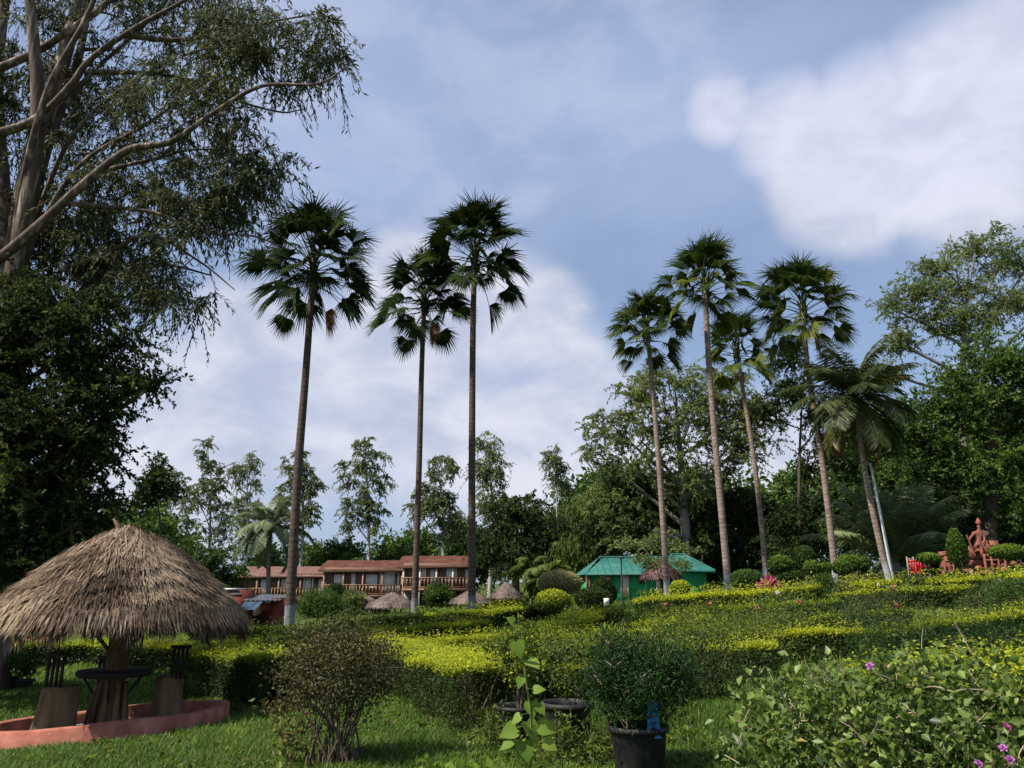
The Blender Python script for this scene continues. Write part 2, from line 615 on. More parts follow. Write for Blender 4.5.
def tree(name, label, Y, base, tr, lobes, seed, mat=None, bark=None, ncl=60, nlf=120, leaf=0.2, lw=0.5, clump=0.6, style='mix',
         cat='tree', group=None, limbs=None, flat=0.6, shell=2.2, lean=None, branch_tint=0.5, twig_r=0.02, tb=0.45, clear=0.25, tvar=0.13, droop=0.75):
    """trunk, limbs reaching each lobe of the crown, twigs to every leaf clump"""
    rs = np.random.default_rng(seed)
    t = thing(name, base, label, cat, group)
    LW = lobes_world(lobes, Y)
    cen = np.array([c for c, r in LW])
    top = cen[:, 2].max()
    base = np.asarray(base, float)
    mid = (cen * np.array([r.prod() for c, r in LW])[:, None]).sum(0) / sum(r.prod() for c, r in LW)
    H = top - base[2]
    w = MB()
    # trunk
    if limbs is None:
        tp = np.array((mid[0], mid[1], base[2] + H * 0.93))
        kn = base * 0.45 + tp * 0.55 + np.array((rs.normal() * H * 0.02, rs.normal() * H * 0.02, 0))
        kn[:2] = base[:2] * 0.6 + tp[:2] * 0.4 + rs.normal(size=2) * H * 0.015
        tl = smooth_line([base - (0, 0, 0.3), kn, tp], 18)
        s = np.linspace(0, 1, len(tl))
        rad = tr * (1 - 0.88 * s) * (1 + 0.5 * np.exp(-s * 25))
        w.tube(tl, rad, 8)
        sk_p = [tl]
        sk_r = [rad]
    else:
        sk_p, sk_r = [], []
        for pts, r0, r1 in limbs:
            tl = smooth_line(pts, max(14, 6 * len(pts)))
            s = np.linspace(0, 1, len(tl))
            rad = r0 + (r1 - r0) * s
            w.tube(tl, rad, 9)
            sk_p.append(tl)
            sk_r.append(rad)
        tl, rad = sk_p[0], sk_r[0]
    SP, SR = np.vstack(sk_p), np.concatenate(sk_r)
    CP = []
    vols = np.array([(r[0] * r[2]) ** 0.8 for c, r in LW])
    cnt = np.maximum(3, (ncl * vols / vols.sum()).round().astype(int))
    for (c, r), k in zip(LW, cnt):
        if limbs is None:
            # a limb into the lobe
            hz = np.hypot(c[0] - base[0], c[1] - base[1])
            za = np.clip(c[2] - 0.8 * hz - r[2] * 0.4, base[2] + clear * H, base[2] + 0.85 * H)
            i0 = int(np.argmin(abs(tl[:, 2] - za)))
            if np.linalg.norm(c - tl[i0]) > 0.4:
                m = (tl[i0] + c) / 2 + np.array((0, 0, -0.08 * hz)) + rs.normal(size=3) * 0.05 * np.linalg.norm(c - tl[i0])
                lp = curve(tl[i0], m, c, 9)
                lr = np.linspace(min(rad[i0] * 0.65, tr * 0.5), max(twig_r * 1.3, tr * 0.08), 9)
                w.tube(lp, lr, 6, cap=False)
                SP, SR = np.vstack([SP, lp]), np.concatenate([SR, lr])
        d = rand_dirs(rs, k) * (rs.random(k) ** (1 / shell))[:, None]
        pts = c + d * r
        order = np.argsort(np.linalg.norm(pts - c, axis=1))
        for p in pts[order]:
            dd = np.linalg.norm(SP - p, axis=1) + np.maximum(0, SP[:, 2] - p[2] + 0.1) * 0.8
            i0 = int(np.argmin(dd))
            a = SP[i0]
            L = np.linalg.norm(p - a)
            if L > 0.05:
                m = (a + p) / 2 + np.array((0, 0, 0.10 * L)) + rs.normal(size=3) * 0.08 * L
                lp = curve(a, m, p, 5)
                lr = np.linspace(min(SR[i0] * 0.7, tr * 0.3), twig_r * 0.5, 5)
                w.tube(lp, lr, 4, cap=False)
                SP, SR = np.vstack([SP, lp[2:]]), np.concatenate([SR, np.maximum(lr[2:], twig_r * 0.6)])
        CP.append(pts)
    CP = np.vstack(CP)
    w.build('trunk', bark or M_BARK, t, smooth=True)
    n = len(CP)
    if style == 'spray':
        f = MB()
        K, J = 11, max(6, nlf // 11)
        sz = rs.uniform(0.6, 1.3, n)
        idx = np.repeat(np.arange(n), K)
        keep = rs.random(len(idx)) < .9
        idx = idx[keep]
        N = len(idx)
        st = CP[idx] + rs.normal(size=(N, 3)) * .12 * clump
        d = unit(rand_dirs(rs, N) * (1, 1, .7) + (0, 0, .1))
        L = clump * sz[idx] * rs.uniform(.6, 1.5, N)
        ct = np.clip(rs.normal(size=n) * tvar + tb, 0, 1)
        s = np.linspace(.15, 1, J)
        pts = st[:, None] + d[:, None] * (L[:, None] * s)[..., None] + np.array((0, 0, -1.0)) * (L[:, None] * droop * s ** 2)[..., None]
        tw = np.concatenate([st[:, None], pts], 1)
        nj = J + 1
        wv = np.array((.006, .004, 0))
        v = np.stack([tw - wv, tw + wv], 2).reshape(-1, 3)
        i = (np.arange(N)[:, None] * nj + np.arange(nj - 1)[None]) * 2
        f.add(v, np.stack([i, i + 1, i + 3, i + 2], -1).reshape(-1, 4), .15)
        M = N * J
        c = pts.reshape(-1, 3) + rs.normal(size=(M, 3)) * .012
        ax = unit(np.repeat(d, J, 0) * .5 + rand_dirs(rs, M) * .75 + (0, 0, -.15 - .85 * droop))
        ln = leaf * rs.uniform(.55, 1.35, M)
        f.leaves(c, ax, rand_dirs(rs, M), ln, ln * lw, np.clip(np.repeat(ct[idx], J) + rs.normal(size=M) * .16, 0, 1), fold=.12)
        f.build('crown', mat or M_DARK, t)
        return t
    sz = rs.uniform(0.6, 1.35, n)
    num = np.maximum(8, (nlf * sz ** 2 * rs.uniform(0.6, 1.3, n))).astype(int)
    idx = np.repeat(np.arange(n), num)
    N = len(idx)
    off = rs.normal(size=(N, 3)) * 0.5
    off[:, 2] *= flat
    c = CP[idx] + off * (clump * sz[idx])[:, None]
    if style == 'hang':
        c[:, 2] -= rs.random(N) * clump * 0.5
    ax, nr = leaf_axes(rs, N, style, unit(off))
    ct = rs.normal(size=n) * tvar + tb
    ln = leaf * rs.uniform(0.6, 1.3, N)
    f = MB()
    f.leaves(c, ax, nr, ln, ln * lw, np.clip(ct[idx] + rs.normal(size=N) * 0.16, 0, 1))
    f.build('crown', mat or M_DARK, t)
    return t


def copy_tree(o, loc, rz, sc, label, group=None):
    c = o.copy()
    COL.objects.link(c)
    c.location = [float(q) for q in loc]
    c.rotation_euler.z = rz
    c.scale = sc if isinstance(sc, tuple) else (sc, sc, sc)
    c['label'] = label
    if group:
        c['group'] = group
    for ch in o.children:
        d = ch.copy()
        COL.objects.link(d)
        d.parent = c
        for g in ch.children:
            e = g.copy()
            COL.objects.link(e)
            e.parent = d
    return c


# ------------------------------------------------------------------ palms
def fan_frond(f, rs, a, az, el, Lp, Rb, tint, droop):
    """petiole from a, then a split fan blade with drooping tips"""
    h = np.array((math.cos(az), math.sin(az), 0))
    d0 = h * math.cos(el) + np.array((0, 0, math.sin(el)))
    el2 = el - droop
    d1 = h * math.cos(el2) + np.array((0, 0, math.sin(el2)))
    e = a + d0 * Lp * 0.55 + d1 * Lp * 0.45
    f.tube(curve(a, a + d0 * Lp * 0.55, e, 6), np.linspace(.028, .012, 6), 4, tint=min(1, tint + .05), cap=False)
    side = unit(np.cross(d1, np.array((0, 0, 1.0))))
    roll = rs.normal() * 0.5
    fold = rs.uniform(0.3, 0.95)
    up = np.cross(side, d1)
    side, up = side * math.cos(roll) + up * math.sin(roll), up * math.cos(roll) - side * math.sin(roll)
    K = 38
    th = np.linspace(-1.75, 1.75, K)
    dth = th[1] - th[0]
    lenf = Rb * (0.80 + 0.30 * np.cos(th)) * rs.uniform(0.92, 1.06, K)
    dirs = d1[None] * np.cos(th)[:, None] + side[None] * np.sin(th)[:, None]
    # the blade folds like a shallow V
    dirs = unit(dirs + up[None] * (fold * np.abs(np.sin(th)) - 0.06)[:, None])
    per = unit(np.cross(dirs, up[None]))
    r1 = lenf * 0.45
    m = e + dirs * r1[:, None] - np.array((0, 0, 1.0)) * (0.05 * Rb)
    wv = (r1 * dth * 0.58)[:, None]
    tipdir = unit(dirs + np.array((0, 0, -1.0)) * (0.45 + 0.7 * rs.random(K))[:, None])
    tip = m + tipdir * (lenf * 0.50)[:, None]
    pleat = up[None] * (0.03 * Rb)
    v = np.stack([np.repeat(e[None], K, 0), m + per * wv, m + pleat, m - per * wv, tip], 1).reshape(-1, 3)
    k = np.arange(K)[:, None] * 5
    fa = np.concatenate([k + np.array([[0, 1, 2]]), k + np.array([[0, 2, 3]]), k + np.array([[1, 4, 2]]), k + np.array([[2, 4, 3]])], 0)
    f.add(v, fa, np.repeat(np.clip(tint + rs.normal(size=K) * 0.1, 0, 1), 5))


def fan_palm(label, Y, base_px, line, crown, seed, r0, r1, mat, bark, n=34, group='tall fan palms', dead=0, low_light=0.0):
    """line: picture points from the foot to the crown's heart; crown: (width, top, bottom) in the picture"""
    rs = np.random.default_rng(seed)
    b = base_at(base_px, Y)
    t = thing('fan_palm', b, label, 'palm tree', group)
    pts = [b - (0, 0, 0.4)] + [P(px, py, Y) for px, py in line]
    tl = smooth_line(pts, 40)
    s = np.linspace(0, 1, len(tl))
    w = MB()
    rad = r1 + (r0 - r1) * (1 - s) ** 0.8 + 0.12 * np.exp(-s * 40)
    w.tube(tl, rad, 12)
    w.build('trunk', bark, t, smooth=True)
    S = Y / F
    width, top, bot = crown
    heart = tl[-1]
    Rw = width * S / 2 * 1.2
    up_h = (line[-1][1] - top) * S
    Lc = 0.23 * (bot - top) * S
    f = MB()
    d = MB()
    nd = 0
    n = int(n * 1.55)
    for i in range(n):
        u = i / (n - 1)                                  # 0 lowest, 1 topmost
        a = heart + np.array((0, 0, -Lc * (1 - u) + 0.05))
        az = i * 2.39996 + rs.normal() * 0.25
        el = R(-20 + 102 * u ** 0.85 + rs.normal() * 12)
        Rb = Rw * (0.46 + 0.05 * rs.normal())
        Lp = Rw * (0.66 - 0.10 * u) * rs.uniform(0.72, 1.15)
        tint = np.clip(0.32 + 0.12 * rs.normal() + low_light * max(0, 0.45 - u) * 1.3, 0, 1)  # low_light tints the lower fronds yellower to imitate sun on them
        if i < dead:
            fan_frond(d, rs, a + (0, 0, .25), az, R(-55), Lp * .7, Rb * 0.85, 0.45, R(25))
            nd += 1
        else:
            fan_frond(f, rs, a, az, el, Lp, Rb, tint, R(14 + 14 * (1 - u)))
    # leaf bases wrapping the heart
    for i in range(14):
        az = i * 2.4
        a = heart + np.array((math.cos(az) * r1, math.sin(az) * r1, -Lc * (1 - i / 14)))
        f.tube([a, a + np.array((math.cos(az) * .12, math.sin(az) * .12, .5))], [.06, .03], 4, tint=.55)
    f.build('crown', mat, t)
    if nd:
        d.build('dry_frond', M_DRYF, t)
    return t


def pinnate(f, rs, a, az, el, L, lf, lw, tint, arch, mat=0):
    """a feather frond: arching rachis with drooping leaflets on both sides"""
    n = 22
    s = np.linspace(0, 1, n)
    ang = el - arch * s ** 1.4
    h = np.array((math.cos(az), math.sin(az), 0))
    step = L / (n - 1)
    dirs = h[None] * np.cos(ang)[:, None] + np.array((0, 0, 1.0))[None] * np.sin(ang)[:, None]
    pts = a + np.vstack([np.zeros(3), np.cumsum(dirs[:-1] * step, 0)])
    f.tube(pts, np.linspace(L * .012, L * .003, n), 4, tint=min(1, tint + .2), cap=False)
    m = 2 * (n * 3)
    ss = np.repeat(np.linspace(0.14, 1, n * 3), 2)
    sd = np.tile([1, -1], n * 3)
    base = np.stack([np.interp(ss, s, pts[:, k]) for k in range(3)], -1)
    dr = np.stack([np.interp(ss, s, dirs[:, k]) for k in range(3)], -1)
    side = unit(np.cross(dr, np.array((0, 0, 1.0)) + 1e-3)) * sd[:, None]
    up = np.cross(side, dr) * sd[:, None]
    ax = unit(side + dr * 0.55 + up * 0.12 + np.array((0, 0, -1.0)) * rs.uniform(0.35, 0.85, m)[:, None])
    ln = lf * (0.35 + 0.75 * np.sin(np.clip(ss, 0.05, 1) * math.pi * 0.86)) * rs.uniform(0.85, 1.1, m)
    f.leaves(base, ax, up + 0.2 * rand_dirs(rs, m), ln, lw, np.clip(tint + rs.normal(size=m) * 0.08, 0, 1), fold=0.1, mat=mat)


def feather_palm(name, label, b, line, L, seed, r0, r1, mat, bark, n=20, els=(-35, 80), lf=None, arch=1.5, group=None, dry=0, cat='palm tree', lw=.05, tint=.4):
    rs = np.random.default_rng(seed)
    t = thing(name, b, label, cat, group)
    if line is not None:
        tl = smooth_line([np.asarray(b) - (0, 0, .3)] + line, 28)
        w = MB()
        s = np.linspace(0, 1, len(tl))
        w.tube(tl, r1 + (r0 - r1) * (1 - s) ** .8 + r0 * .4 * np.exp(-s * 30), 10)
        w.build('trunk', bark, t, smooth=True)
        heart = tl[-1]
    else:
        heart = np.asarray(b) + (0, 0, .1)
    f, d = MB(), MB()
    for i in range(n):
        u = i / (n - 1)
        el = R(els[0] + (els[1] - els[0]) * u + rs.normal() * 6)
        az = i * 2.39996 + rs.normal() * .3
        tt = np.clip(tint + rs.normal() * .14, 0, 1)
        pinnate(d if i < dry else f, rs, heart + np.array((0, 0, .1 * u)), az, el, L * rs.uniform(.85, 1.1), lf or L * .24, lw, tt if i >= dry else .5, arch * rs.uniform(.8, 1.15))
    f.build('crown', mat, t)
    if dry:
        d.build('dry_frond', M_DRYF, t)
    return t


# ------------------------------------------------------------------ hedges, topiary, bushes
def pnoise(x, y, seed=0.0):
    return (np.sin(x * 1.7 + seed) * np.sin(y * 1.3 + seed * 2.1) + 0.6 * np.sin(x * 3.9 + seed * 1.3 + y * 1.1) +
            0.4 * np.sin(x * 8.3 + y * 6.7 + seed * 3.0)) / 2.0


def hedge(label, pts, h, wd, seed, mat=None, group='clipped hedge rows', yellow=0.85, leaf=None, cover=3.0, ragged=0.03, name='clipped_hedge', side_shade_t=0.17, cat='hedge', lean_top=0.0):
    """pts: ground polyline (x, y); a clipped row with new yellow growth on top, sides coloured dark as shade, twigs showing below"""
    rs = np.random.default_rng(seed)
    pts = np.asarray(pts, float)
    seg = np.linalg.norm(np.diff(pts, axis=0), axis=1)
    L = seg.sum()
    cs = np.concatenate([[0], np.cumsum(seg)])

    def at(s):
        x = np.interp(s, cs, pts[:, 0])
        y = np.interp(s, cs, pts[:, 1])
        e = 0.15
        tx = np.interp(s + e, cs, pts[:, 0]) - np.interp(s - e, cs, pts[:, 0])
        ty = np.interp(s + e, cs, pts[:, 1]) - np.interp(s - e, cs, pts[:, 1])
        q = np.hypot(tx, ty) + 1e-9
        return x, y, -ty / q, tx / q
    mx, my, _, _ = at(np.array([L / 2]))
    o = (mx[0], my[0], float(gz(mx[0], my[0])))
    t = thing(name, o, label, cat, group)
    dist = float(np.median(np.hypot(pts[:, 0], pts[:, 1])))
    lf = leaf or max(0.035, dist * 0.0027)
    perim = wd + 2 * h
    n = int(cover * perim * L / (lf * lf * 0.33))
    n = min(n, 60000)
    s = rs.random(n) * (L + wd * 0.6) - wd * 0.3
    u = rs.random(n) * perim
    x, y, nx, ny = at(np.clip(s, 0, L))
    endo = np.clip(s, 0, L) - s
    hh = h * (1 + ragged * 2.2 * pnoise(x * 1.1, y * 1.1, seed * .7) + ragged * pnoise(x * 4, y * 4, seed))
    onside = u > wd
    sgn = np.where(u - wd > h, 1.0, -1.0)
    v = np.where(onside, np.where(sgn > 0, u - wd - h, u - wd) / h, 1.0)            # height fraction
    lat = np.where(onside, sgn * wd / 2 * (1 - 0.10 * (1 - v)), (u / wd - 0.5) * wd)
    depth = rs.random(n) ** 2 * 0.35
    lat = lat * (1 - np.where(onside, depth, 0.0)) + pnoise(s * 1.9, v * 3, seed + 5) * wd * 0.07
    # gaps low down
    keep = ~(onside & (rs.random(n) > np.clip(0.40 + 0.9 * v + 0.5 * pnoise(s * 2.3, v * 2, seed + 9), 0, 1)))
    z = np.where(onside, v * hh, hh - depth * 0.22 * h) + rs.normal(size=n) * lf * 0.5
    sprout = (~onside) & (rs.random(n) < 0.16)
    z = z + np.where(sprout, rs.random(n) ** 2 * lf * 4.5, 0)
    X = x + nx * lat + rs.normal(size=n) * lf * 0.4
    Y = y + ny * lat + rs.normal(size=n) * lf * 0.4
    tx, ty = ny, -nx
    X = X - tx * endo
    Y = Y - ty * endo
    Z = gz(X, Y) + np.maximum(z, 0.02)
    out = np.stack([np.where(onside, nx * sgn, 0), np.where(onside, ny * sgn, 0), np.where(onside, 0.25, 1.0)], -1)
    fresh = np.clip((z / hh - 0.84 + .05 * rs.normal(size=n)) / 0.10, 0, 1) * (0.72 + 0.28 * np.clip(0.5 + pnoise(x * .7, y * .7, seed + 2), 0, 1))  # real yellow growth, narrowed to the sunlit top band
    tint = np.clip(side_shade_t * rs.uniform(0.4, 1.5, n) * (1 + .75 * pnoise(s * 1.4, z * 2, seed + 4)) + (yellow - side_shade_t) * fresh + rs.normal(size=n) * 0.09, 0, 1)  # side leaves toned down to imitate shade on the hedge faces
    ax = unit(rand_dirs(rs, n) * 0.9 + out * 0.5 + np.array((0, 0, .25)))
    ax[:, 2] *= np.where(onside, 1.0, 0.35)
    nr = out * np.where(onside, 1.0, 1.6)[:, None] + rand_dirs(rs, n) * 0.8
    k = keep
    f = MB()
    ln = lf * rs.uniform(.7, 1.4, n)
    f.leaves(np.stack([X, Y, Z], -1)[k], ax[k], nr[k], ln[k], ln[k] * 0.55, tint[k])
    f.build('foliage', mat or M_HEDGE, t)
    # twiggy inside
    w = MB()
    ns = int(min(L * 9, 260))
    s_ = np.linspace(0, L, max(4, int(L * 2)))
    x_, y_, _, _ = at(s_)
    w.tube(np.stack([x_, y_, gz(x_, y_) + .02], -1), .014 * max(1, dist / 14), 4, cap=False)
    for _ in range(ns):
        ss = rs.random() * L
        x, y, nx, ny = [float(q[0]) for q in at(np.array([ss]))]
        l0 = (rs.random() - .5) * wd * .5
        l1 = l0 + (rs.random() - .5) * wd * .6
        j = (rs.random() - .5) * .4
        a = np.array((x + nx * l0, y + ny * l0, 0))
        b = np.array((x + nx * l1 - ny * -j, y + ny * l1 + nx * -j, 0))
        a[2] = gz(a[0], a[1]) - .03
        b[2] = gz(b[0], b[1]) + h * rs.uniform(.7, .97)
        w.tube(curve(a, (a + b) / 2 + rs.normal(size=3) * .05, b, 4), np.linspace(.012, .005, 4) * max(1, dist / 14), 3, cap=False)
    w.build('stems', M_TWIG, t)
    return t


def topiary(label, b, rx, ry, rz_, stem, seed, mat=None, group='clipped topiary shrubs', leaf=None, name='topiary_shrub', tint=(.35, .8), cone=0.0, cover=3.2, cat='shrub', ragged=.04, stem_r=.05):
    """a clipped dome, ball or cone: shell of small leaves round a twiggy inside; b ground point; stem height below"""
    rs = np.random.default_rng(seed)
    b = np.asarray(b, float)
    t = thing(name, b, label, cat, group)
    lf = leaf or max(.03, b[1] * .0026)
    area = 4 * math.pi * ((rx * ry + rx * rz_ + ry * rz_) / 3)
    n = min(int(cover * area / (lf * lf * .33)), 40000)
    d = rand_dirs(rs, n)
    r = 1 - rs.random(n) ** 2 * .22 + ragged * pnoise(d[:, 0] * 4, d[:, 2] * 4 + d[:, 1] * 3, seed)
    q = d * r[:, None]
    if cone:
        q[:, :2] *= (1 - cone * (q[:, 2:3] * .5 + .5)) * 1.25
    low = np.clip((q[:, 2] + .75) / .5, 0, 1)
    keep = rs.random(n) < .25 + .75 * low
    c = b + np.array((0, 0, stem + rz_ * .92)) + q * (rx, ry, rz_)
    fresh = np.clip(q[:, 2] * .6 + .55, 0, 1)  # leaf tint rises towards the top
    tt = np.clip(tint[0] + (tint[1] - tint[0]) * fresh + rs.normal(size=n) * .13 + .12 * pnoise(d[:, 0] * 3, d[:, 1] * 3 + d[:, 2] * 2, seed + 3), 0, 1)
    ax = unit(d * .5 + rand_dirs(rs, n) + (0, 0, .2))
    ln = lf * rs.uniform(.7, 1.35, n)
    f = MB()
    k = keep & (c[:, 2] > gz(c[:, 0], c[:, 1]) + .02)
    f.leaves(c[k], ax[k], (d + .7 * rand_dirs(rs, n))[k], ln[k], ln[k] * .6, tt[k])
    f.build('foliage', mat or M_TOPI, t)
    w = MB()
    hub = b + np.array((0, 0, max(stem, .12)))
    w.tube([b - (0, 0, .1), hub], [stem_r * 1.2, stem_r], 7)
    for _ in range(60):
        e = b + np.array((0, 0, stem + rz_ * .92)) + rand_dirs(rs, 1)[0] * (rx, ry, rz_) * .85
        w.tube(curve(hub, (hub + e) / 2 + rs.normal(size=3) * .08 * rz_, e, 4), np.linspace(.022, .008, 4) * max(1, rz_), 3, cap=False)
    w.build('stems', M_TWIG, t)
    return t


def bush(name, label, b, rx, ry, hz, seed, mat, ncl=40, nlf=60, leaf=.05, lw=.6, clump=.16, style='mix', group=None, cat='bush', stem=None, flowers=(), fm=None,
         flower_r=.05, z0=.15, nst=9, stem_r=.012, tb=.45, flower_name='flower', base_spread=.2, twigs=0, tvar=.13):
    """an open bush: stems from the ground fanning out to leaf clumps; flowers at given or random places"""
    rs = np.random.default_rng(seed)
    b = np.asarray(b, float)
    t = thing(name, b, label, cat, group)
    d = rand_dirs(rs, ncl) * (rs.random(ncl) ** (1 / 2.4))[:, None]
    zc = hz * (z0 + (1 - z0) * .5)
    CP = b + np.array((0, 0, zc)) + d * (rx, ry, hz * (1 - z0) * .5)
    CP[:, 2] = np.maximum(CP[:, 2], gz(CP[:, 0], CP[:, 1]) + .05)
    w = MB()
    roots = b + np.concatenate([(rs.random((nst, 2)) - .5) * 2 * np.array((rx, ry)) * base_spread, np.zeros((nst, 1))], 1)
    roots[:, 2] = gz(roots[:, 0], roots[:, 1]) - .03
    SP, SR = roots + (0, 0, hz * .1), np.full(nst, stem_r)
    for r_ in roots:
        w.tube([r_, r_ + (0, 0, hz * .12)], [stem_r * 1.2, stem_r], 5, cap=False)
    for r_ in roots:                                       # a main stem from every root
        p = CP[rs.integers(ncl)] * .75 + r_ * .25
        lp = curve(r_, r_ * .55 + p * .45 + (0, 0, .10 * hz), p, 6)
        lr = np.linspace(stem_r, stem_r * .5, 6)
        w.tube(lp, lr, 5, cap=False)
        SP, SR = np.vstack([SP, lp[2:]]), np.concatenate([SR, lr[2:]])
    for p in CP[np.argsort(np.linalg.norm(CP - b, axis=1))]:
        i0 = int(np.argmin(np.linalg.norm(SP - p, axis=1) + np.maximum(0, SP[:, 2] - p[2])))
        a = SP[i0]
        L = np.linalg.norm(p - a)
        lp = curve(a, (a + p) / 2 + rs.normal(size=3) * .1 * L + (0, 0, .1 * L), p, 5)
        lr = np.linspace(SR[i0] * .85, max(stem_r * .3, .002), 5)
        w.tube(lp, lr, 4, cap=False)
        SP, SR = np.vstack([SP, lp[2:]]), np.concatenate([SR, np.maximum(lr[2:], stem_r * .35)])
    for _ in range(twigs):
        i0 = rs.integers(len(CP))
        a = CP[i0]
        e = a + unit(unit(a - b) + rand_dirs(rs, 1)[0] * .7 + (0, 0, .3)) * rs.uniform(.08, .22) * hz
        w.tube(curve(a, (a + e) / 2 + rs.normal(size=3) * .02, e, 4), np.linspace(stem_r * .5, stem_r * .2, 4), 3, cap=False)
    for k in range(1, nst):                                # creeping roots tie the stems together
        j = int(np.argmin(np.linalg.norm(roots[:k] - roots[k], axis=1)))
        w.tube(curve(roots[k], (roots[k] + roots[j]) / 2 + (0, 0, .02), roots[j], 4), stem_r, 4, cap=False)
    w.build('stems', M_TWIGP if twigs else M_TWIG, t)
    num = np.maximum(4, nlf * rs.uniform(.5, 1.5, ncl)).astype(int)
    idx = np.repeat(np.arange(ncl), num)
    N = len(idx)
    off = rs.normal(size=(N, 3)) * .5
    c = CP[idx] + off * clump
    c[:, 2] = np.maximum(c[:, 2], gz(c[:, 0], c[:, 1]) + .02)
    ax, nr = leaf_axes(rs, N, style, unit(off))
    ct = rs.normal(size=ncl) * tvar + tb
    ln = leaf * rs.uniform(.55, 1.35, N)
    f = MB()
    f.leaves(c, ax, nr, ln, ln * lw, np.clip(ct[idx] + rs.normal(size=N) * .15, 0, 1))
    f.build('foliage', mat, t)
    for k, p in enumerate(flowers):
        bloom(flower_name, p, flower_r * rs.uniform(.8, 1.2), fm[k % len(fm)] if isinstance(fm, (list, tuple)) else fm, t, rs)
    return t


def bloom(name, p, r, mat, parent, rs):
    """layers of cupped petals"""
    f = MB()
    tiltv = unit(np.array((rs.normal() * .5, -.8, .5 + rs.random() * .5)))
    s1 = unit(np.cross(tiltv, (0.3, .1, 1)))
    s2 = np.cross(tiltv, s1)
    for ring, (k, op, ln) in enumerate(((5, .95, 1.0), (5, .6, .85), (4, .25, .65))):
        a = np.arange(k) * 2 * math.pi / k + ring * .6
        ax = unit(s1 * np.cos(a)[:, None] * op + s2 * np.sin(a)[:, None] * op + tiltv * (1.05 - op))
        f.leaves(np.repeat(np.asarray(p)[None], k, 0), ax, np.repeat(tiltv[None], k, 0), r * ln, r * ln * 1.0, rs.random(k), fold=.3)
    return f.build(name, mat, parent)


# ================================================================== THE SETTING
def build_ground():
    xs = np.concatenate([-np.geomspace(900, 42, 22), np.arange(-40, 40.1, 0.5), np.geomspace(42, 900, 22)])
    ys = np.concatenate([[-60, -30, -15, -6], np.arange(0, 60.1, 0.5), np.geomspace(62, 1500, 30)])
    X, Y = np.meshgrid(xs, ys)
    v = np.stack([X, Y, gz(X, Y)], -1).reshape(-1, 3)
    nx, ny = len(xs), len(ys)
    i = np.arange(ny - 1)[:, None] * nx
    j = np.arange(nx - 1)[None, :]
    f = np.stack([i + j, i + j + 1, i + nx + j + 1, i + nx + j], -1).reshape(-1, 4)
    m = surf_mat('grassy soil', (.030, .045, .010), (.055, .085, .016), 1.3, .95, .8, c3=(.095, .095, .035), spec=.1, detail=9, bscale=30)
    mb = MB()
    mb.add(v, f)
    o = mb.build('ground', m, smooth=True)
    tag(o, kind='structure')


build_ground()


def strip(name, pts, wd, mat, lift=.012, kind='structure'):
    pts = smooth_line(pts, 40)
    tg = unit(np.gradient(pts[:, :2], axis=0))
    nr = np.stack([-tg[:, 1], tg[:, 0]], -1)
    mb = MB()
    cols = np.linspace(-.5, .5, 5)
    v = []
    for c in cols:
        q = pts[:, :2] + nr * wd * c
        v.append(np.stack([q[:, 0], q[:, 1], gz(q[:, 0], q[:, 1]) + lift], -1))
    v = np.stack(v, 1).reshape(-1, 3)
    n, k = len(pts), len(cols)
    i = np.arange(n - 1)[:, None] * k
    j = np.arange(k - 1)[None, :]
    f = np.stack([i + j, i + j + 1, i + k + j + 1, i + k + j], -1).reshape(-1, 4)
    mb.add(v, f)
    return tag(mb.build(name, mat, smooth=True), kind=kind)


M_CONC = surf_mat('grey worn concrete', (.16, .155, .15), (.30, .29, .28), 3, .9, .3)
strip('path', [(-30, 24.5, 0), (-20, 23.2, 0), (-13, 22.2, 0), (-9, 21.6, 0), (-6.8, 20.6, 0)], 1.1, M_CONC, .02)

# ------------------------------------------------------------------ grass
def grass_points(rs, n, x0, x1, y0, y1):
    px = rs.uniform(x0, x1, n)
    py = rs.uniform(y0, y1, n)
    g = G(px, py)
    return g[~np.isnan(g).any(1)]


RING_C = base_at(100, 12.3)


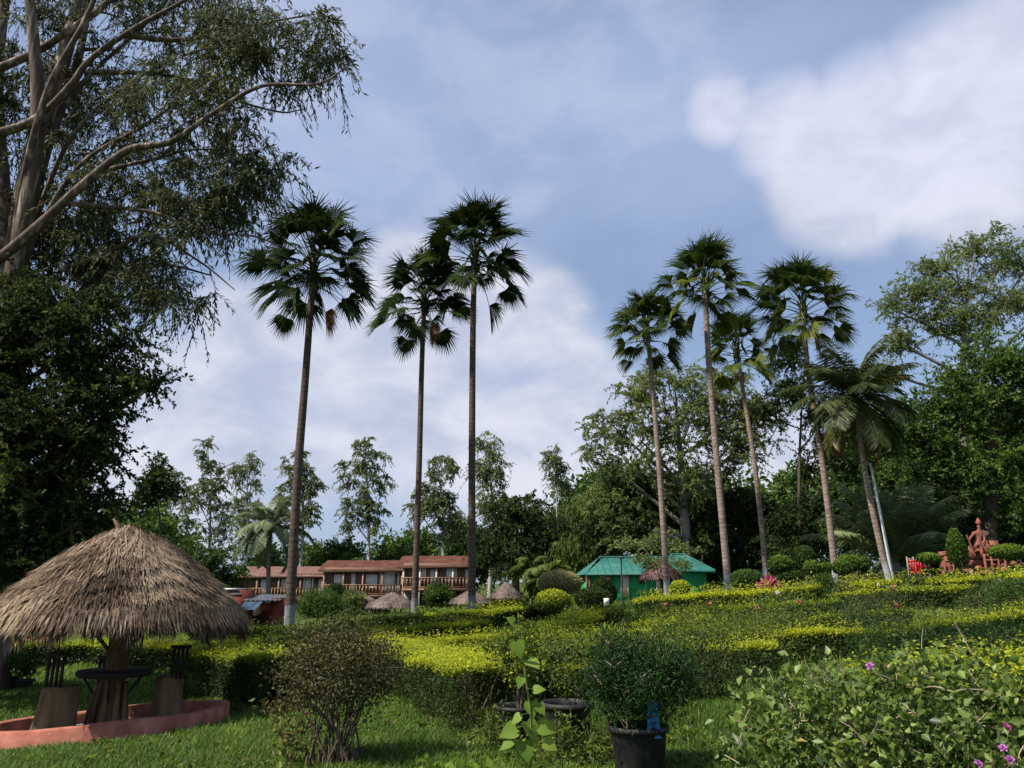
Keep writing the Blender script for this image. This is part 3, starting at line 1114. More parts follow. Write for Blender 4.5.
def build_grass():
    rs = np.random.default_rng(11)
    a = grass_points(rs, 190000, -120, 740, 655, 800)
    b = grass_points(rs, 45000, -120, 1150, 600, 720)
    c = grass_points(rs, 16000, -60, 1090, 576, 640)
    e = rs.random((9000, 2)) * (14, 6) + (-7, 2.2)
    e = np.column_stack([e, gz(e[:, 0], e[:, 1])])
    g = np.vstack([a, b, c, e])
    r = np.hypot(g[:, 0] - RING_C[0], g[:, 1] - RING_C[1])
    onpath = (abs(g[:, 1] - np.interp(g[:, 0], [-30, -20, -13, -9, -6.8], [24.5, 23.2, 22.2, 21.6, 20.6])) < .6) & (g[:, 0] < -6.6)
    g = g[(r > 2.0) & ~onpath]
    n = len(g)
    d = g[:, 1]
    h = (0.055 + 0.0022 * d) * rs.uniform(.5, 1.5, n) * (1 + .5 * pnoise(g[:, 0] * .8, g[:, 1] * .8, 3))
    h = np.where((g[:, 0] > 1) & (d > 9), h * 1.5, h)
    w = np.maximum(.011, .0013 * d)
    az = rs.random(n) * 2 * math.pi
    lean = rs.uniform(.1, .7, n)
    dirn = np.stack([np.cos(az) * lean, np.sin(az) * lean, np.ones(n)], -1)
    sd = np.stack([-np.sin(az), np.cos(az), np.zeros(n)], -1)
    base = g - (0, 0, .01)
    mid = base + dirn * (h * .6)[:, None]
    tip = base + dirn * h[:, None] + np.stack([np.cos(az), np.sin(az), -.3 * np.ones(n)], -1) * (h * .25)[:, None]
    v = np.stack([base - sd * w[:, None] * .5, base + sd * w[:, None] * .5, mid + sd * w[:, None] * .4, mid - sd * w[:, None] * .4, tip], 1).reshape(-1, 3)
    k = np.arange(n)[:, None] * 5
    t = np.clip(.45 + .22 * pnoise(g[:, 0] * .5, g[:, 1] * .6, 1) + .16 * pnoise(g[:, 0] * 3, g[:, 1] * 3, 6) + rs.normal(size=n) * .16, 0, 1)
    t = np.where(rs.random(n) < 0.03 + .10 * np.exp(-(np.hypot(g[:, 0] - RING_C[0], g[:, 1] - RING_C[1]) - 2.0) / .35), 1.2, np.minimum(t, .86))
    t = np.clip(t + np.clip((g[:, 0] - 4) / 6, 0, 1) * .32, 0, 1)  # right terrace blades yellower and paler, sunlit tone included in the tint
    mb = MB()
    mb.add(v, np.concatenate([k + np.array([[0, 1, 2]]), k + np.array([[0, 2, 3]]), k + np.array([[3, 2, 4]])], 0), np.repeat(t, 5))
    tag(mb.build('grass', M_GRASS), 'short green lawn grass with yellower longer tufts on the terraces', 'grass', kind='stuff')


build_grass()


# ================================================================== BUILDINGS
M_TIN = surf_mat('dusty red roof sheet', (.065, .026, .017), (.11, .044, .03), 1.2, .85, .15, c3=(.14, .085, .058), spec=.1)
M_TIN_O = surf_mat('weathered brown tile roof', (.10, .05, .038), (.17, .085, .066), 2.0, .85, .3, c3=(.24, .15, .12))
M_WOOD = surf_mat('brown timber boarding', (.10, .058, .04), (.19, .115, .08), 2.0, .8, .2, (1, 1, 6))
M_RAIL = surf_mat('red brown railing timber', (.20, .10, .06), (.33, .19, .12), 3, .7)
M_WHITE = surf_mat('white painted frame', (.62, .60, .57), (.76, .74, .71), 3, .6)
M_CURT = surf_mat('white curtain', (.55, .54, .52), (.74, .72, .70), 2, .9, 0, (8, 8, .4))
M_CREAM = surf_mat('cream plaster', (.50, .40, .33), (.62, .52, .44), 3, .85)
M_PLINTH = surf_mat('dim plaster', (.20, .17, .14), (.32, .28, .24), 2, .9)
M_GLASS = surf_mat('dark window glass', (.05, .06, .07), (.09, .10, .11), 1, .12, spec=.6)
M_DARKIN = surf_mat('dark timber and painted shade', (.02, .017, .015), (.04, .032, .026), 3, .8)  # near-black tone for timber, and for shade in openings and under thatch
M_GWALL = surf_mat('bright green plaster', (.016, .22, .075), (.03, .32, .115), 1.5, .8, .1)
M_GROOF = surf_mat('teal green metal roof', (.012, .085, .07), (.02, .125, .105), 1.3, .7, .05, c3=(.07, .15, .125))
M_THATCH = surf_mat('straw thatch', (.04, .026, .018), (.145, .10, .066), 5, .95, .4, c3=(.31, .235, .16), tint=True, spec=.1)
M_THATCHF = surf_mat('old grey thatch', (.10, .075, .065), (.24, .185, .16), 6, .95, .8, spec=.1, tint=True)
M_LOG = surf_mat('weathered log', (.06, .035, .017), (.17, .105, .05), 4, .9, .8, (1.5, 1.5, .3), c3=(.27, .18, .09))
M_KERB = surf_mat('salmon red painted kerb', (.15, .055, .038), (.36, .125, .082), 3.5, .9, .5, c3=(.45, .20, .14))
M_BRICK = surf_mat('red brick paint', (.14, .028, .024), (.21, .05, .04), 2, .85, .3)
M_BLUE = surf_mat('blue tarpaulin', (.01, .03, .055), (.035, .075, .13), 2, .6, .3)
M_TINROOF = surf_mat('grey tin roof', (.05, .055, .065), (.11, .115, .13), 2, .6, .2)
M_POT = surf_mat('black plastic pot', (.012, .012, .013), (.018, .018, .018), 7, .6, .15, c3=(.05, .042, .034))
M_SOIL = surf_mat('potting soil', (.025, .017, .011), (.06, .042, .028), 20, .95, .8)
M_TERRA = surf_mat('terracotta statue paint', (.15, .045, .03), (.27, .095, .06), 4, .75, .4)
M_ROCK = surf_mat('red brown rock', (.13, .045, .032), (.30, .11, .075), 3, .85, .8)
M_TAG = surf_mat('blue plastic tag', (.02, .17, .45), (.05, .28, .62), 6, .6)
M_REDP = surf_mat('red plastic', (.45, .012, .015), (.58, .03, .03), 3, .4)
M_POLE = surf_mat('pale grey pole paint', (.42, .44, .44), (.6, .62, .62), 3, .6)
M_IRON = surf_mat('dark iron', (.02, .02, .022), (.05, .05, .052), 6, .6)


def roof_slab(mb, x0, x1, y0, y1, z0, z1, th=.1, hip0=0., hip1=0.):
    """a sloped roof sheet from eave (y0,z0) up to ridge (y1,z1)"""
    v = [(x0, y0, z0), (x1, y0, z0), (x1 - hip1, y1, z1), (x0 + hip0, y1, z1)]
    v += [(a, b, c - th) for a, b, c in v]
    mb.add(v, [(0, 1, 2, 3), (7, 6, 5, 4), (0, 4, 5, 1), (1, 5, 6, 2), (2, 6, 7, 3), (3, 7, 4, 0)])


def corr_roof(mb, x0, x1, y0, y1, z0, z1, pitch=.22, amp=.025, th=.04):
    """corrugated sheet from eave to ridge with real waves"""
    n = int((x1 - x0) / pitch * 4) + 1
    xs = np.linspace(x0, x1, n)
    zz = amp * np.sin(xs / pitch * 2 * math.pi)
    top = np.stack([np.stack([xs, np.full(n, y0), z0 + zz], -1), np.stack([xs, np.full(n, y1), z1 + zz], -1)], 1).reshape(-1, 3)
    bot = top - (0, 0, th)
    i = np.arange(n - 1) * 2
    f = np.stack([i, i + 2, i + 3, i + 1], -1)
    mb.add(top, f)
    mb.add(bot, f[:, ::-1])
    mb.add(np.vstack([top[::2], bot[::2]]), np.stack([np.arange(n - 1), np.arange(n - 1) + n, np.arange(n - 1) + n + 1, np.arange(n - 1) + 1], -1))


def lodge():
    org = base_at(354, 78)
    t = thing('lodge_building', org, 'long brown timber lodge with stepped red roofs and wooden balconies beyond the gardens', 'building')
    # wings: px of the ends, eave py, floor py, lowest py, Y, roof material, windows and doors in px
    wings = [
        (233, 322, 576.8, 598, 82, M_TIN_O, [(281, 288)], [(303, 312)], [(259, 266), (317, 323)], None),
        (322, 402, 571, 595, 77, M_TIN, [(366, 376), (334, 341)], [(380, 398)], [(350, 354), (401, 404)], None),
        (402, 470, 567, 588.5, 72, M_TIN, [(418, 425), (447, 456)], [], [(430, 434), (465, 468)], None),
    ]
    for k, (a, b, eave, floor, Y, rm, wins, doors, posts, _) in enumerate(wings):
        zf = P(a, floor, Y)[2]
        ze = P(a, eave, Y)[2]
        x0, x1 = P(a, floor, Y)[0], P(b, floor, Y)[0]
        X = lambda q: P(q, floor, Y + .4)[0]
        gzl = float(gz((x0 + x1) / 2, Y)) - .5
        yb = Y + .4                                   # the timber wall stands behind the balcony
        w = MB()
        w.box(((x0 + x1) / 2, yb + 2.5, (zf + ze + .35) / 2), (x1 - x0, 5, ze + .35 - zf))
        wing = w.build('wing', M_WOOD, t)
        w = MB()
        w.box(((x0 + x1) / 2, yb + 2.6, (gzl + zf - .2) / 2), (x1 - x0 - .2, 4.9, zf - gzl - .2))
        for q in np.linspace(x0 + 1.2, x1 - 1.2, 4):
            w.box((q, yb - .012, gzl + (zf - gzl) * .42), (1.1, .14, (zf - gzl) * .8), mat=1)  # dark panels painted as the shade in ground floor openings
        w.build('ground_storey', [M_PLINTH, M_DARKIN], wing)
        w = MB()
        w.box(((x0 + x1) / 2, Y + .35, zf - .1), (x1 - x0, .8, .2))
        w.build('balcony_floor', M_RAIL, wing)
        r = MB()
        corr_roof(r, x0 - .6, x1 + (.4 if k < 2 else .3), Y - .12, yb + 3.6, ze + .05, ze + 1.15)
        r.box(((x0 + x1) / 2, Y - .08, ze - .03), (x1 - x0 + 1.0, .06, .16), mat=1)
        r.build('roof', [rm, M_WOOD], wing)
        r = MB()
        roof_slab(r, x0 - .6, x1 + .3, yb + 3.65, yb + 7, ze + 1.12, ze - .3)
        r.build('rear_roof', rm, wing)
        for (p, q) in wins:
            u0, u1 = X(p), X(q)
            zc = zf + 1.28
            fr = MB()
            for xx in (u0, u1, (u0 + u1) / 2):
                fr.box((xx, yb - .05, zc), (.10, .10, 1.15))
            for zz in (zc - .58, zc + .58):
                fr.box(((u0 + u1) / 2, yb - .05, zz), (u1 - u0 + .14, .11, .10))
            win = fr.build('window', M_WHITE, wing)
            pn = MB()
            pn.box(((u0 + u1) / 2, yb - .02, zc), (u1 - u0, .03, 1.14))
            pn.build('pane', M_CURT, win)
        for (p, q) in doors:
            u0, u1 = X(p), X(q)
            fr = MB()
            for xx in (u0, u1):
                fr.box((xx, yb - .06, zf + 1.1), (.14, .12, 2.2))
            fr.box(((u0 + u1) / 2, yb - .06, zf + 2.2), (u1 - u0 + .14, .13, .14))
            door = fr.build('door', M_WHITE, wing)
            pn = MB()
            pn.box((u0 + (u1 - u0) * .4, yb - .03, zf + 1.08), ((u1 - u0) * .78, .04, 2.1))
            pn.build('curtain', M_CURT, door)
            pn = MB()
            pn.box((u0 + (u1 - u0) * .9, yb - .03, zf + 1.08), ((u1 - u0) * .2, .03, 2.1))
            pn.build('pane', M_GLASS, door)
        for (p, q) in posts:
            u0, u1 = P(p, floor, Y)[0], P(q, floor, Y)[0]
            pm = MB()
            n = 10
            xs = np.linspace(u0, u1, n)
            for i in range(n - 1):
                pm.box(((xs[i] + xs[i + 1]) / 2, Y + .25 + .04 * (i % 2), (zf + ze) / 2 - .05), (xs[1] - xs[0] - .004, .05, ze - zf - .3))
            pm.build('curtain', M_CURT, wing)
        for xx in np.linspace(x0 + .08, x1 - .08, 5):
            pm = MB()
            pm.box((xx, Y + .06, (gzl + ze) / 2), (.14, .14, ze - gzl))
            pm.build('post', M_CREAM if k == 2 else M_RAIL, wing)
        rl = MB()
        rl.box(((x0 + x1) / 2, Y - .04, zf + .95), (x1 - x0, .08, .09))
        rl.box(((x0 + x1) / 2, Y - .04, zf + .12), (x1 - x0, .07, .07))
        for xx in np.arange(x0 + .1, x1, .32):
            rl.box((xx, Y - .04, zf + .53), (.10, .05, .75))
        rl.build('railing', M_RAIL, wing)
    return t


lodge()


def cottage():
    Y = 50.0
    org = base_at(645, Y)
    t = thing('green_cottage', org, 'low bright green cottage under a teal hipped metal roof beyond the hedges', 'building')
    zb = min(float(org[2]), P(645, 598, Y)[2]) - .6
    # left long part
    x0, x1 = P(588, 574, Y)[0], P(678, 574, Y)[0]
    ze = P(600, 573.2, Y)[2]
    zr = P(600, 557.5, Y + 2.6)[2]
    w = MB()
    w.box(((x0 + x1) / 2, Y + 2.6, (zb + ze) / 2), (x1 - x0, 5.2, ze - zb))
    body = w.build('wall', M_GWALL, t)
    r = MB()
    roof_slab(r, x0 - .2, x1 + 1.2, Y - .35, Y + 2.6, ze - .06, zr, .07, hip0=1.5)
    roof_slab(r, x1 + 1.2, x0 - .5, Y + 5.9, Y + 2.62, ze - .12, zr - .005, .07, hip1=-1.5)
    v = [(x0 - .2, Y - .35, ze - .06), (x0 - .5, Y + 5.9, ze - .12), (x0 + 1.0, Y + 2.61, zr)]
    r.add(v, [(0, 2, 1)])
    for xx in np.arange(x0 + .6, x1 + 1.0, .45):
        a = np.array((xx, Y - .35, ze - .04)); b = np.array((xx, Y + 2.55, zr + .02))
        if xx < x0 + 1.0:
            b = a + (b - a) * (xx - x0 + .5) / 1.5
        r.tube([a, b], .022, 4)
    r.tube([(x0 + 1.0, Y + 2.6, zr + .03), (x1 + 1.2, Y + 2.6, zr + .03)], .07, 6)
    r.build('roof', M_GROOF, t)
    # right wing, standing forward and wider
    x2, x3 = P(678, 572, Y - 1.5)[0], P(706, 570, Y - 1.5)[0]
    ze2 = P(690, 570.0, Y - 1.5)[2]
    zr2 = P(688, 555, Y + 1.2)[2]
    w = MB()
    w.box(((x2 + x3) / 2, Y + .9, (zb + ze2) / 2), (x3 - x2, 4.8, ze2 - zb))
    w.build('wall', M_GWALL, t)
    r = MB()
    xm = x2 + .55
    e = [(x2 - .6, Y - 1.8, ze2 - .02), (x3 + .5, Y - 1.8, ze2 - .06), (x3 + .5, Y + 3.9, ze2 - .06), (x2 - .6, Y + 3.9, ze2 - .02)]
    rg = [(xm - .4, Y + .9, zr2), (xm + .4, Y + .9, zr2)]
    v = e + rg
    r.add(v, [(0, 1, 5, 4), (2, 3, 4, 5)])
    r.add(v, [(1, 2, 5), (3, 0, 4)])
    vb = [(a, b, c - .07) for a, b, c in e] + [(a, b, c - .07) for a, b, c in rg]
    r.add(vb, [(4, 5, 1, 0), (5, 4, 3, 2)])
    r.add(vb, [(5, 2, 1), (4, 0, 3)])
    for i, j in ((0, 1), (1, 2), (2, 3), (3, 0)):
        r.add([e[i], e[j], vb[j], vb[i]], [(0, 3, 2, 1)])
    for i, j in ((1, 5), (0, 4), (2, 5), (3, 4)):
        r.tube([np.array(v[i]) + (0, 0, .02), np.array(v[j]) + (0, 0, .03)], .06, 5)
    r.tube([np.array(v[4]) + (0, 0, .03), np.array(v[5]) + (0, 0, .03)], .07, 5)
    r.build('roof', M_GROOF, t)
    # openings
    def panel(name, p, q, yt, yb_, mat, Yf):
        a, b = P(p, yt, Yf), P(q, yb_, Yf)
        m = MB()
        m.box(((a[0] + b[0]) / 2, Yf, (a[2] + b[2]) / 2), (b[0] - a[0], .10, a[2] - b[2]))
        fr = m.build(name, mat, t)
        m = MB()
        for xx in (a[0], b[0]):
            m.box((xx, Yf - .02, (a[2] + b[2]) / 2), (.08, .12, a[2] - b[2] + .08))
        m.box(((a[0] + b[0]) / 2, Yf - .02, a[2] + .04), (b[0] - a[0] + .16, .13, .08))
        m.build('frame', M_WOOD if mat is not M_CREAM else M_CREAM, fr)
    panel('door', 621, 628.5, 575.5, 597, M_CREAM, Y - .04)
    panel('door', 656.5, 662, 579, 594, M_CREAM, Y - .04)
    panel('window', 639, 645, 575.5, 583, M_DARKIN, Y - .04)  # dark panel painted as the shade inside an opening
    panel('window', 600, 611, 576, 583, M_PLINTH, Y - .04)
    panel('window', 586.5, 590, 577, 596, M_WOOD, Y - .05)
    return t


cottage()


def thatch_cone(mb, c, rim, h, rs, n, ln, wd, sag=.12, courses=0):
    """layered straw laid down a cone; c = rim centre, eaves hang"""
    c = np.asarray(c, float)
    prof = [(rim * s, h * (1 - s) + sag * h * math.sin(math.pi * s) * .5) for s in np.linspace(0.02, 1, 9)]
    mb.lathe(prof, c, 28, .2)
    mb.lathe([(rim * .97, -.03), (rim * .5, h * .42), (.03, h * .9)], c, 28, .05)
    s = np.sqrt(rs.random(n)) * 1.02
    th = rs.random(n) * 2 * math.pi
    frac = np.zeros(n)
    if courses:                                            # bundles laid in overlapping rows
        wav = .25 * np.sin(th * 6) + .2 * np.sin(th * 11 + 2)
        fr = (s * courses + wav) % 1.0
        s = np.clip(s + (fr ** .6 - fr) / courses, .03, 1.02)
        frac = fr ** .6
    rr = rim * s
    z = h * (1 - s) + sag * h * np.sin(math.pi * np.clip(s, 0, 1)) * .5
    d = np.stack([np.cos(th) * rim, np.sin(th) * rim, np.full(n, -h)], -1)
    d = unit(d)
    hang = np.clip((s - .86) / .16, 0, 1)[:, None]
    d = unit(d + np.array((0, 0, -1.0)) * hang * .8 + rand_dirs(rs, n) * .27)
    out = unit(np.stack([np.cos(th) * h, np.sin(th) * h, np.full(n, rim)], -1))
    L = ln * rs.uniform(.5, 1.3, n)
    base = c + np.stack([np.cos(th) * rr, np.sin(th) * rr, z], -1) + out * (rs.random(n) * .05 + frac * .055)[:, None] * h / 1.5 - d * (L * .5)[:, None]
    side = unit(np.cross(d, out))
    W = (wd * rs.uniform(.5, 1.4, n))[:, None]
    L = L[:, None]
    v = np.stack([base - side * W * .5, base + side * W * .5, base + d * L * .7 + side * W * .4 + out * .012, base + d * L + out * rs.uniform(-.01, .03, n)[:, None], base + d * L * .7 - side * W * .4 + out * .012], 1).reshape(-1, 3)
    k = np.arange(n)[:, None] * 5
    blot = .33 * np.sin(th * 5 + 2 * s) * np.sin(s * 9 + th * 2)
    t = np.clip(.5 + blot + (frac - .5) * .25 * (courses > 0) + .15 * np.sin(np.floor(th * 14 + s * 3) * 12.9) + rs.normal(size=n) * .2, 0, 1)
    mb.add(v, np.concatenate([k + np.array([[0, 1, 2]]), k + np.array([[0, 2, 4]]), k + np.array([[4, 2, 3]])], 0), np.repeat(t, 5))


def far_hut(label, px, Y, rim_px, apex_py, rim_py, base_py, seed, name='thatched_hut'):
    rs = np.random.default_rng(seed)
    S = Y / F
    c = P(px, rim_py, Y)
    b = np.array((c[0], Y, float(gz(c[0], Y))))
    t = thing(name, b, label, 'hut', 'small thatched huts beyond the hedges')
    h = (rim_py - apex_py) * S
    mb = MB()
    thatch_cone(mb, c, rim_px * S, h, rs, 5000, .5, .06)
    mb.tube([c + (0, 0, h * .95), c + (0, 0, h * 1.12)], [.12, .03], 6, .6)
    mb.build('thatch_roof', M_THATCHF, t)
    for k in range(5):
        a = k * 2 * math.pi / 5 + .3
        q = c + np.array((math.cos(a), math.sin(a), 0)) * rim_px * S * .78
        m = MB()
        m.tube([(q[0], q[1], b[2] - .2), (q[0], q[1], c[2] + .2)], .07, 6)
        m.build('post', M_LOG, t)
    return t


far_hut('wide pale thatched hut before the lodge, nearer of the overlapping pair', 392, 56, 24, 593.5, 606, 612, 1)
far_hut('darker thatched hut overlapping the left side of a paler one below the lodge balcony', 367, 58, 21, 597, 610.5, 614, 2)
far_hut('grey thatched hut below the right end of the lodge, partly behind a palm trunk', 471, 60, 20, 591, 602, 608, 3)
far_hut('smallest pointed thatched hut, standing right of the lodge before the dark trees', 506, 62, 15, 583.5, 596.5, 603, 4)


def cottage_parasol():
    rs = np.random.default_rng(9)
    Y = 45.0
    c = P(661, 577, Y)
    b = np.array((c[0], Y, float(gz(c[0], Y))))
    t = thing('thatched_parasol', b, 'dark purplish brown thatched parasol on a post before the green cottage', 'parasol')
    mb = MB()
    thatch_cone(mb, c, 19 * Y / F, 15 * Y / F, rs, 4500, .5, .05, sag=.3)
    mb.build('thatch_roof', surf_mat('dark purple brown thatch', (.05, .025, .028), (.12, .065, .065), 6, .95, .6, c3=(.2, .12, .11), tint=True), t)
    m = MB()
    m.tube([b - (0, 0, .3), c + (0, 0, .5)], .09, 7)
    m.build('post', M_WOOD, t)


cottage_parasol()


def kiosk():
    Y = 37.0
    b = base_at(255, Y)
    t = thing('brick_kiosk', b, 'small red brick kiosk with a tin roof and dark open front behind the thatched shelter', 'kiosk')
    S = Y / F

    def bx(mb, p, q, yt, yb_, dy, dep, mat=0):
        a, c = P(p, yt, Y + dy), P(q, yb_, Y + dy)
        mb.box(((a[0] + c[0]) / 2, Y + dy + dep / 2, (a[2] + c[2]) / 2), (c[0] - a[0], dep, a[2] - c[2]), mat=mat)
    m = MB()
    bx(m, 222, 243, 590, 632, 0, 1.2)
    m.build('pier', M_BRICK, t)
    m = MB()
    bx(m, 223, 237, 588.2, 590, -.1, 1.3)
    bx(m, 230, 241, 593, 594.5, -.03, .05)
    m.build('pier_trim', M_WHITE, t)
    m = MB()
    bx(m, 273, 281.5, 599, 632, 0, .5)
    bx(m, 272.5, 282, 597.8, 599, -.05, .6)
    m.build('pillar', M_BRICK, t)
    m = MB()
    bx(m, 260, 273, 603, 610, .1, .3)
    m.build('lintel', M_BRICK, t)
    m = MB()
    bx(m, 262, 273, 610, 632, 1.2, .2)
    m.build('wall', M_BRICK, t)
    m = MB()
    bx(m, 243, 262, 604, 632, 1.6, .2)  # dark sheet standing in for shade inside the kiosk
    m.build('rear_shade_panel', M_DARKIN, t)
    m = MB()
    a, c = P(243, 600, Y - .5), P(279, 600, Y - .5)
    corr_roof(m, a[0], c[0], Y - .5, Y + 2.2, a[2], a[2] + .22)
    m.build('roof', M_TINROOF, t)
    # tarpaulin
    rs = np.random.default_rng(5)
    n = 12
    u, v = np.meshgrid(np.linspace(0, 1, n), np.linspace(0, 1, n))
    a = P(245, 600.5, Y - .6)
    x = a[0] + u * .82
    z = a[2] - .05 - .22 * v - .14 * np.sin(u * 3.1) * v + .03 * np.sin(u * 14) * v
    y = Y - .62 - .5 * v + .05 * np.sin(u * 9 + v * 3)
    m = MB()
    i = np.arange(n - 1)[:, None] * n
    j = np.arange(n - 1)[None, :]
    m.add(np.stack([x, y, z], -1).reshape(-1, 3), np.stack([i + j, i + j + 1, i + n + j + 1, i + n + j], -1).reshape(-1, 4))
    o = m.build('tarpaulin', M_BLUE, None, True, origin=a)
    tag(o, 'blue tarpaulin hung under the tin roof edge of the red kiosk', 'tarpaulin')


kiosk()


# ================================================================== THE THATCHED SHELTER
def shelter():
    Y = 12.2
    S = Y / F
    c0 = RING_C.copy()
    cx = P(119, 620, Y)
    b = np.array((cx[0], Y, float(gz(cx[0], Y))))
    rs = np.random.default_rng(21)
    t = thing('thatched_shelter', b, 'large round thatched umbrella shelter on a log post in the left foreground', 'shelter')
    rim = P(119, 621, Y)
    apex = P(119, 534, Y)
    h = apex[2] - rim[2]
    rr = 113 * S
    mb = MB()
    thatch_cone(mb, rim, rr, h, rs, 30000, .34, .016, sag=.34, courses=8)
    # straw cap at the top
    mb.lathe([(.34, -.12), (.25, .0), (.17, .10), (.05, .18)], apex - (0, 0, .10), 14, .5)
    for k in range(700):
        a = rs.random() * 6.283
        p = apex + np.array((math.cos(a) * .09, math.sin(a) * .09, .07))
        q = p + np.array((math.cos(a) * .26, math.sin(a) * .26, -.2)) * rs.uniform(.5, 1.2)
        mb.tube([p, q], [.006, .003], 3, rs.random(), cap=False)
    # hanging ends round the eave
    n = 5200
    th = rs.random(n) * 2 * math.pi
    R_ = rr * rs.uniform(.93, 1.02, n)
    p = rim + np.stack([np.cos(th) * R_, np.sin(th) * R_, (1 - R_ / rr) * h], -1)
    lump = .5 + .5 * np.sin(th * 17) * np.sin(th * 7.3 + 1)
    L = rs.uniform(.06, .30, n) * (.45 + 1.0 * lump)
    d = unit(np.stack([np.cos(th) * .25, np.sin(th) * .25, -np.ones(n)], -1) + rand_dirs(rs, n) * .22)
    mb.leaves(p, d, np.stack([np.cos(th), np.sin(th), np.zeros(n)], -1), L, .016, np.clip(.55 + .25 * lump - .2 + rs.normal(size=n) * .2, 0, 1), .05)
    mb.build('thatch_roof', M_THATCH, t)
    m = MB()
    m.tube([apex + (0, 0, .02), apex + (-.04, 0, .14), apex + (-.12, 0, .24)], [.045, .035, .015], 6)
    m.build('finial', M_LOG, t)
    # post, flared at the foot
    foot = P(106, 724, Y)
    foot[2] = float(gz(foot[0], Y))
    m = MB()
    pl = [foot - (0, 0, .1), foot + (0, 0, .35), foot + (.02, 0, .72), foot + (.05, 0, 1.05), (rim[0], Y, rim[2] + .9)]
    pl = smooth_line(pl, 24)
    s = np.linspace(0, 1, len(pl))
    m.tube(pl, .14 + .16 * np.exp(-s * 4.5) , 14)
    for k in range(9):                                    # ribs of the log
        a = k * .7
        o = np.array((math.cos(a), math.sin(a), 0))
        m.tube([foot + o * .27 - (0, 0, .05), foot + o * .235 + (0, 0, .3), foot + o * .18 + (.03, 0, .7)], [.055, .05, .03], 6)
    m.build('post', M_LOG, t, True)
    for k in range(10):
        a = k * 2 * math.pi / 10 + .2
        e = rim + np.array((math.cos(a) * rr * .95, math.sin(a) * rr * .95, -.01))
        m = MB()
        m.tube([e, apex - (0, 0, .25)], [.03, .035], 6)
        m.build('rafter', M_LOG, t)
    for k in range(4):
        a = k * math.pi / 2 + .5
        e = rim + np.array((math.cos(a) * rr * .5, math.sin(a) * rr * .5, h * .43))
        m = MB()
        m.tube([foot + (.04, 0, 1.0), e], .032, 6)
        m.build('brace', M_LOG, t)
    # the round table fixed about the post
    zt = P(106, 672, Y)[2]
    m = MB()
    m.lathe([(.15, -.05), (.50, -.05), (.52, -.02), (.52, .02), (.50, .035), (.15, .035)], (foot[0] + .03, Y, zt), 28)
    m.build('table_top', M_DARKIN, t, False)  # shade under the thatch is put into this dark colour
    for k in range(3):
        a = k * 2.1 + .9
        m = MB()
        m.tube([(foot[0] + math.cos(a) * .5, Y + math.sin(a) * .5, zt - .04), (foot[0] + math.cos(a) * .2, Y + math.sin(a) * .2, zt - .4)], .022, 6)
        m.build('table_bracket', M_IRON, t)
    return foot


FOOT = shelter()


def log_seat(px, pyb, Y, htop, r, label, back_px, lean=0.0):
    b = P(px, pyb, Y)
    b[2] = float(gz(b[0], Y)) + .02
    S = Y / F
    t = thing('log_seat', b, label, 'seat', 'log seats round the shelter table')
    H = (pyb - htop) * S
    m = MB()
    n = 16
    th = np.linspace(0, 2 * math.pi, n, endpoint=False)
    rs = np.random.default_rng(int(px))
    wob = 1 + .07 * np.sin(th * 3 + px) + .05 * rs.normal(size=n)
    zs = [-.06, .06, .3, .65, .97, 1.0, 1.0]
    rf = [1.22, 1.15, 1.06, .98, .96, .9, .0]
    v = []
    for z, k in zip(zs, rf):
        v.append(np.stack([np.cos(th) * r * wob * k + lean * z, np.sin(th) * r * wob * k, np.full(n, z * H)], -1))
    v = np.concatenate(v) + b
    i = np.arange(len(zs) - 1)[:, None] * n
    j = np.arange(n)[None, :]
    m.add(v, np.stack([i + j, i + (j + 1) % n, i + n + (j + 1) % n, i + n + j], -1).reshape(-1, 4))
    m.build('stump', M_LOG, t)
    # slatted back rising from the stump
    top = b + np.array((lean + (back_px - px) * S, .02, 0))
    bk = MB()
    for q in (-.09, -.03, .03, .09):
        bk.box((top[0] + q * 1.1, b[1] - r * .55, b[2] + H + .20), (.035, .03, .46))
    bk.box((top[0], b[1] - r * .55 - .005, b[2] + H + .43), (.30, .04, .05))
    bk.build('backrest', M_DARKIN, t)


log_seat(51, 727, 11.6, 681, .26, 'thick log seat with slatted back nearest the left end of the red kerb ring', 48, .07)
log_seat(164, 716, 12.5, 674, .20, 'dark log seat with slatted back at the right side inside the red kerb ring', 175, .02)
log_seat(104, 703, 13.3, 668, .17, 'log seat half hidden behind the thick post of the thatched shelter', 104, .0)


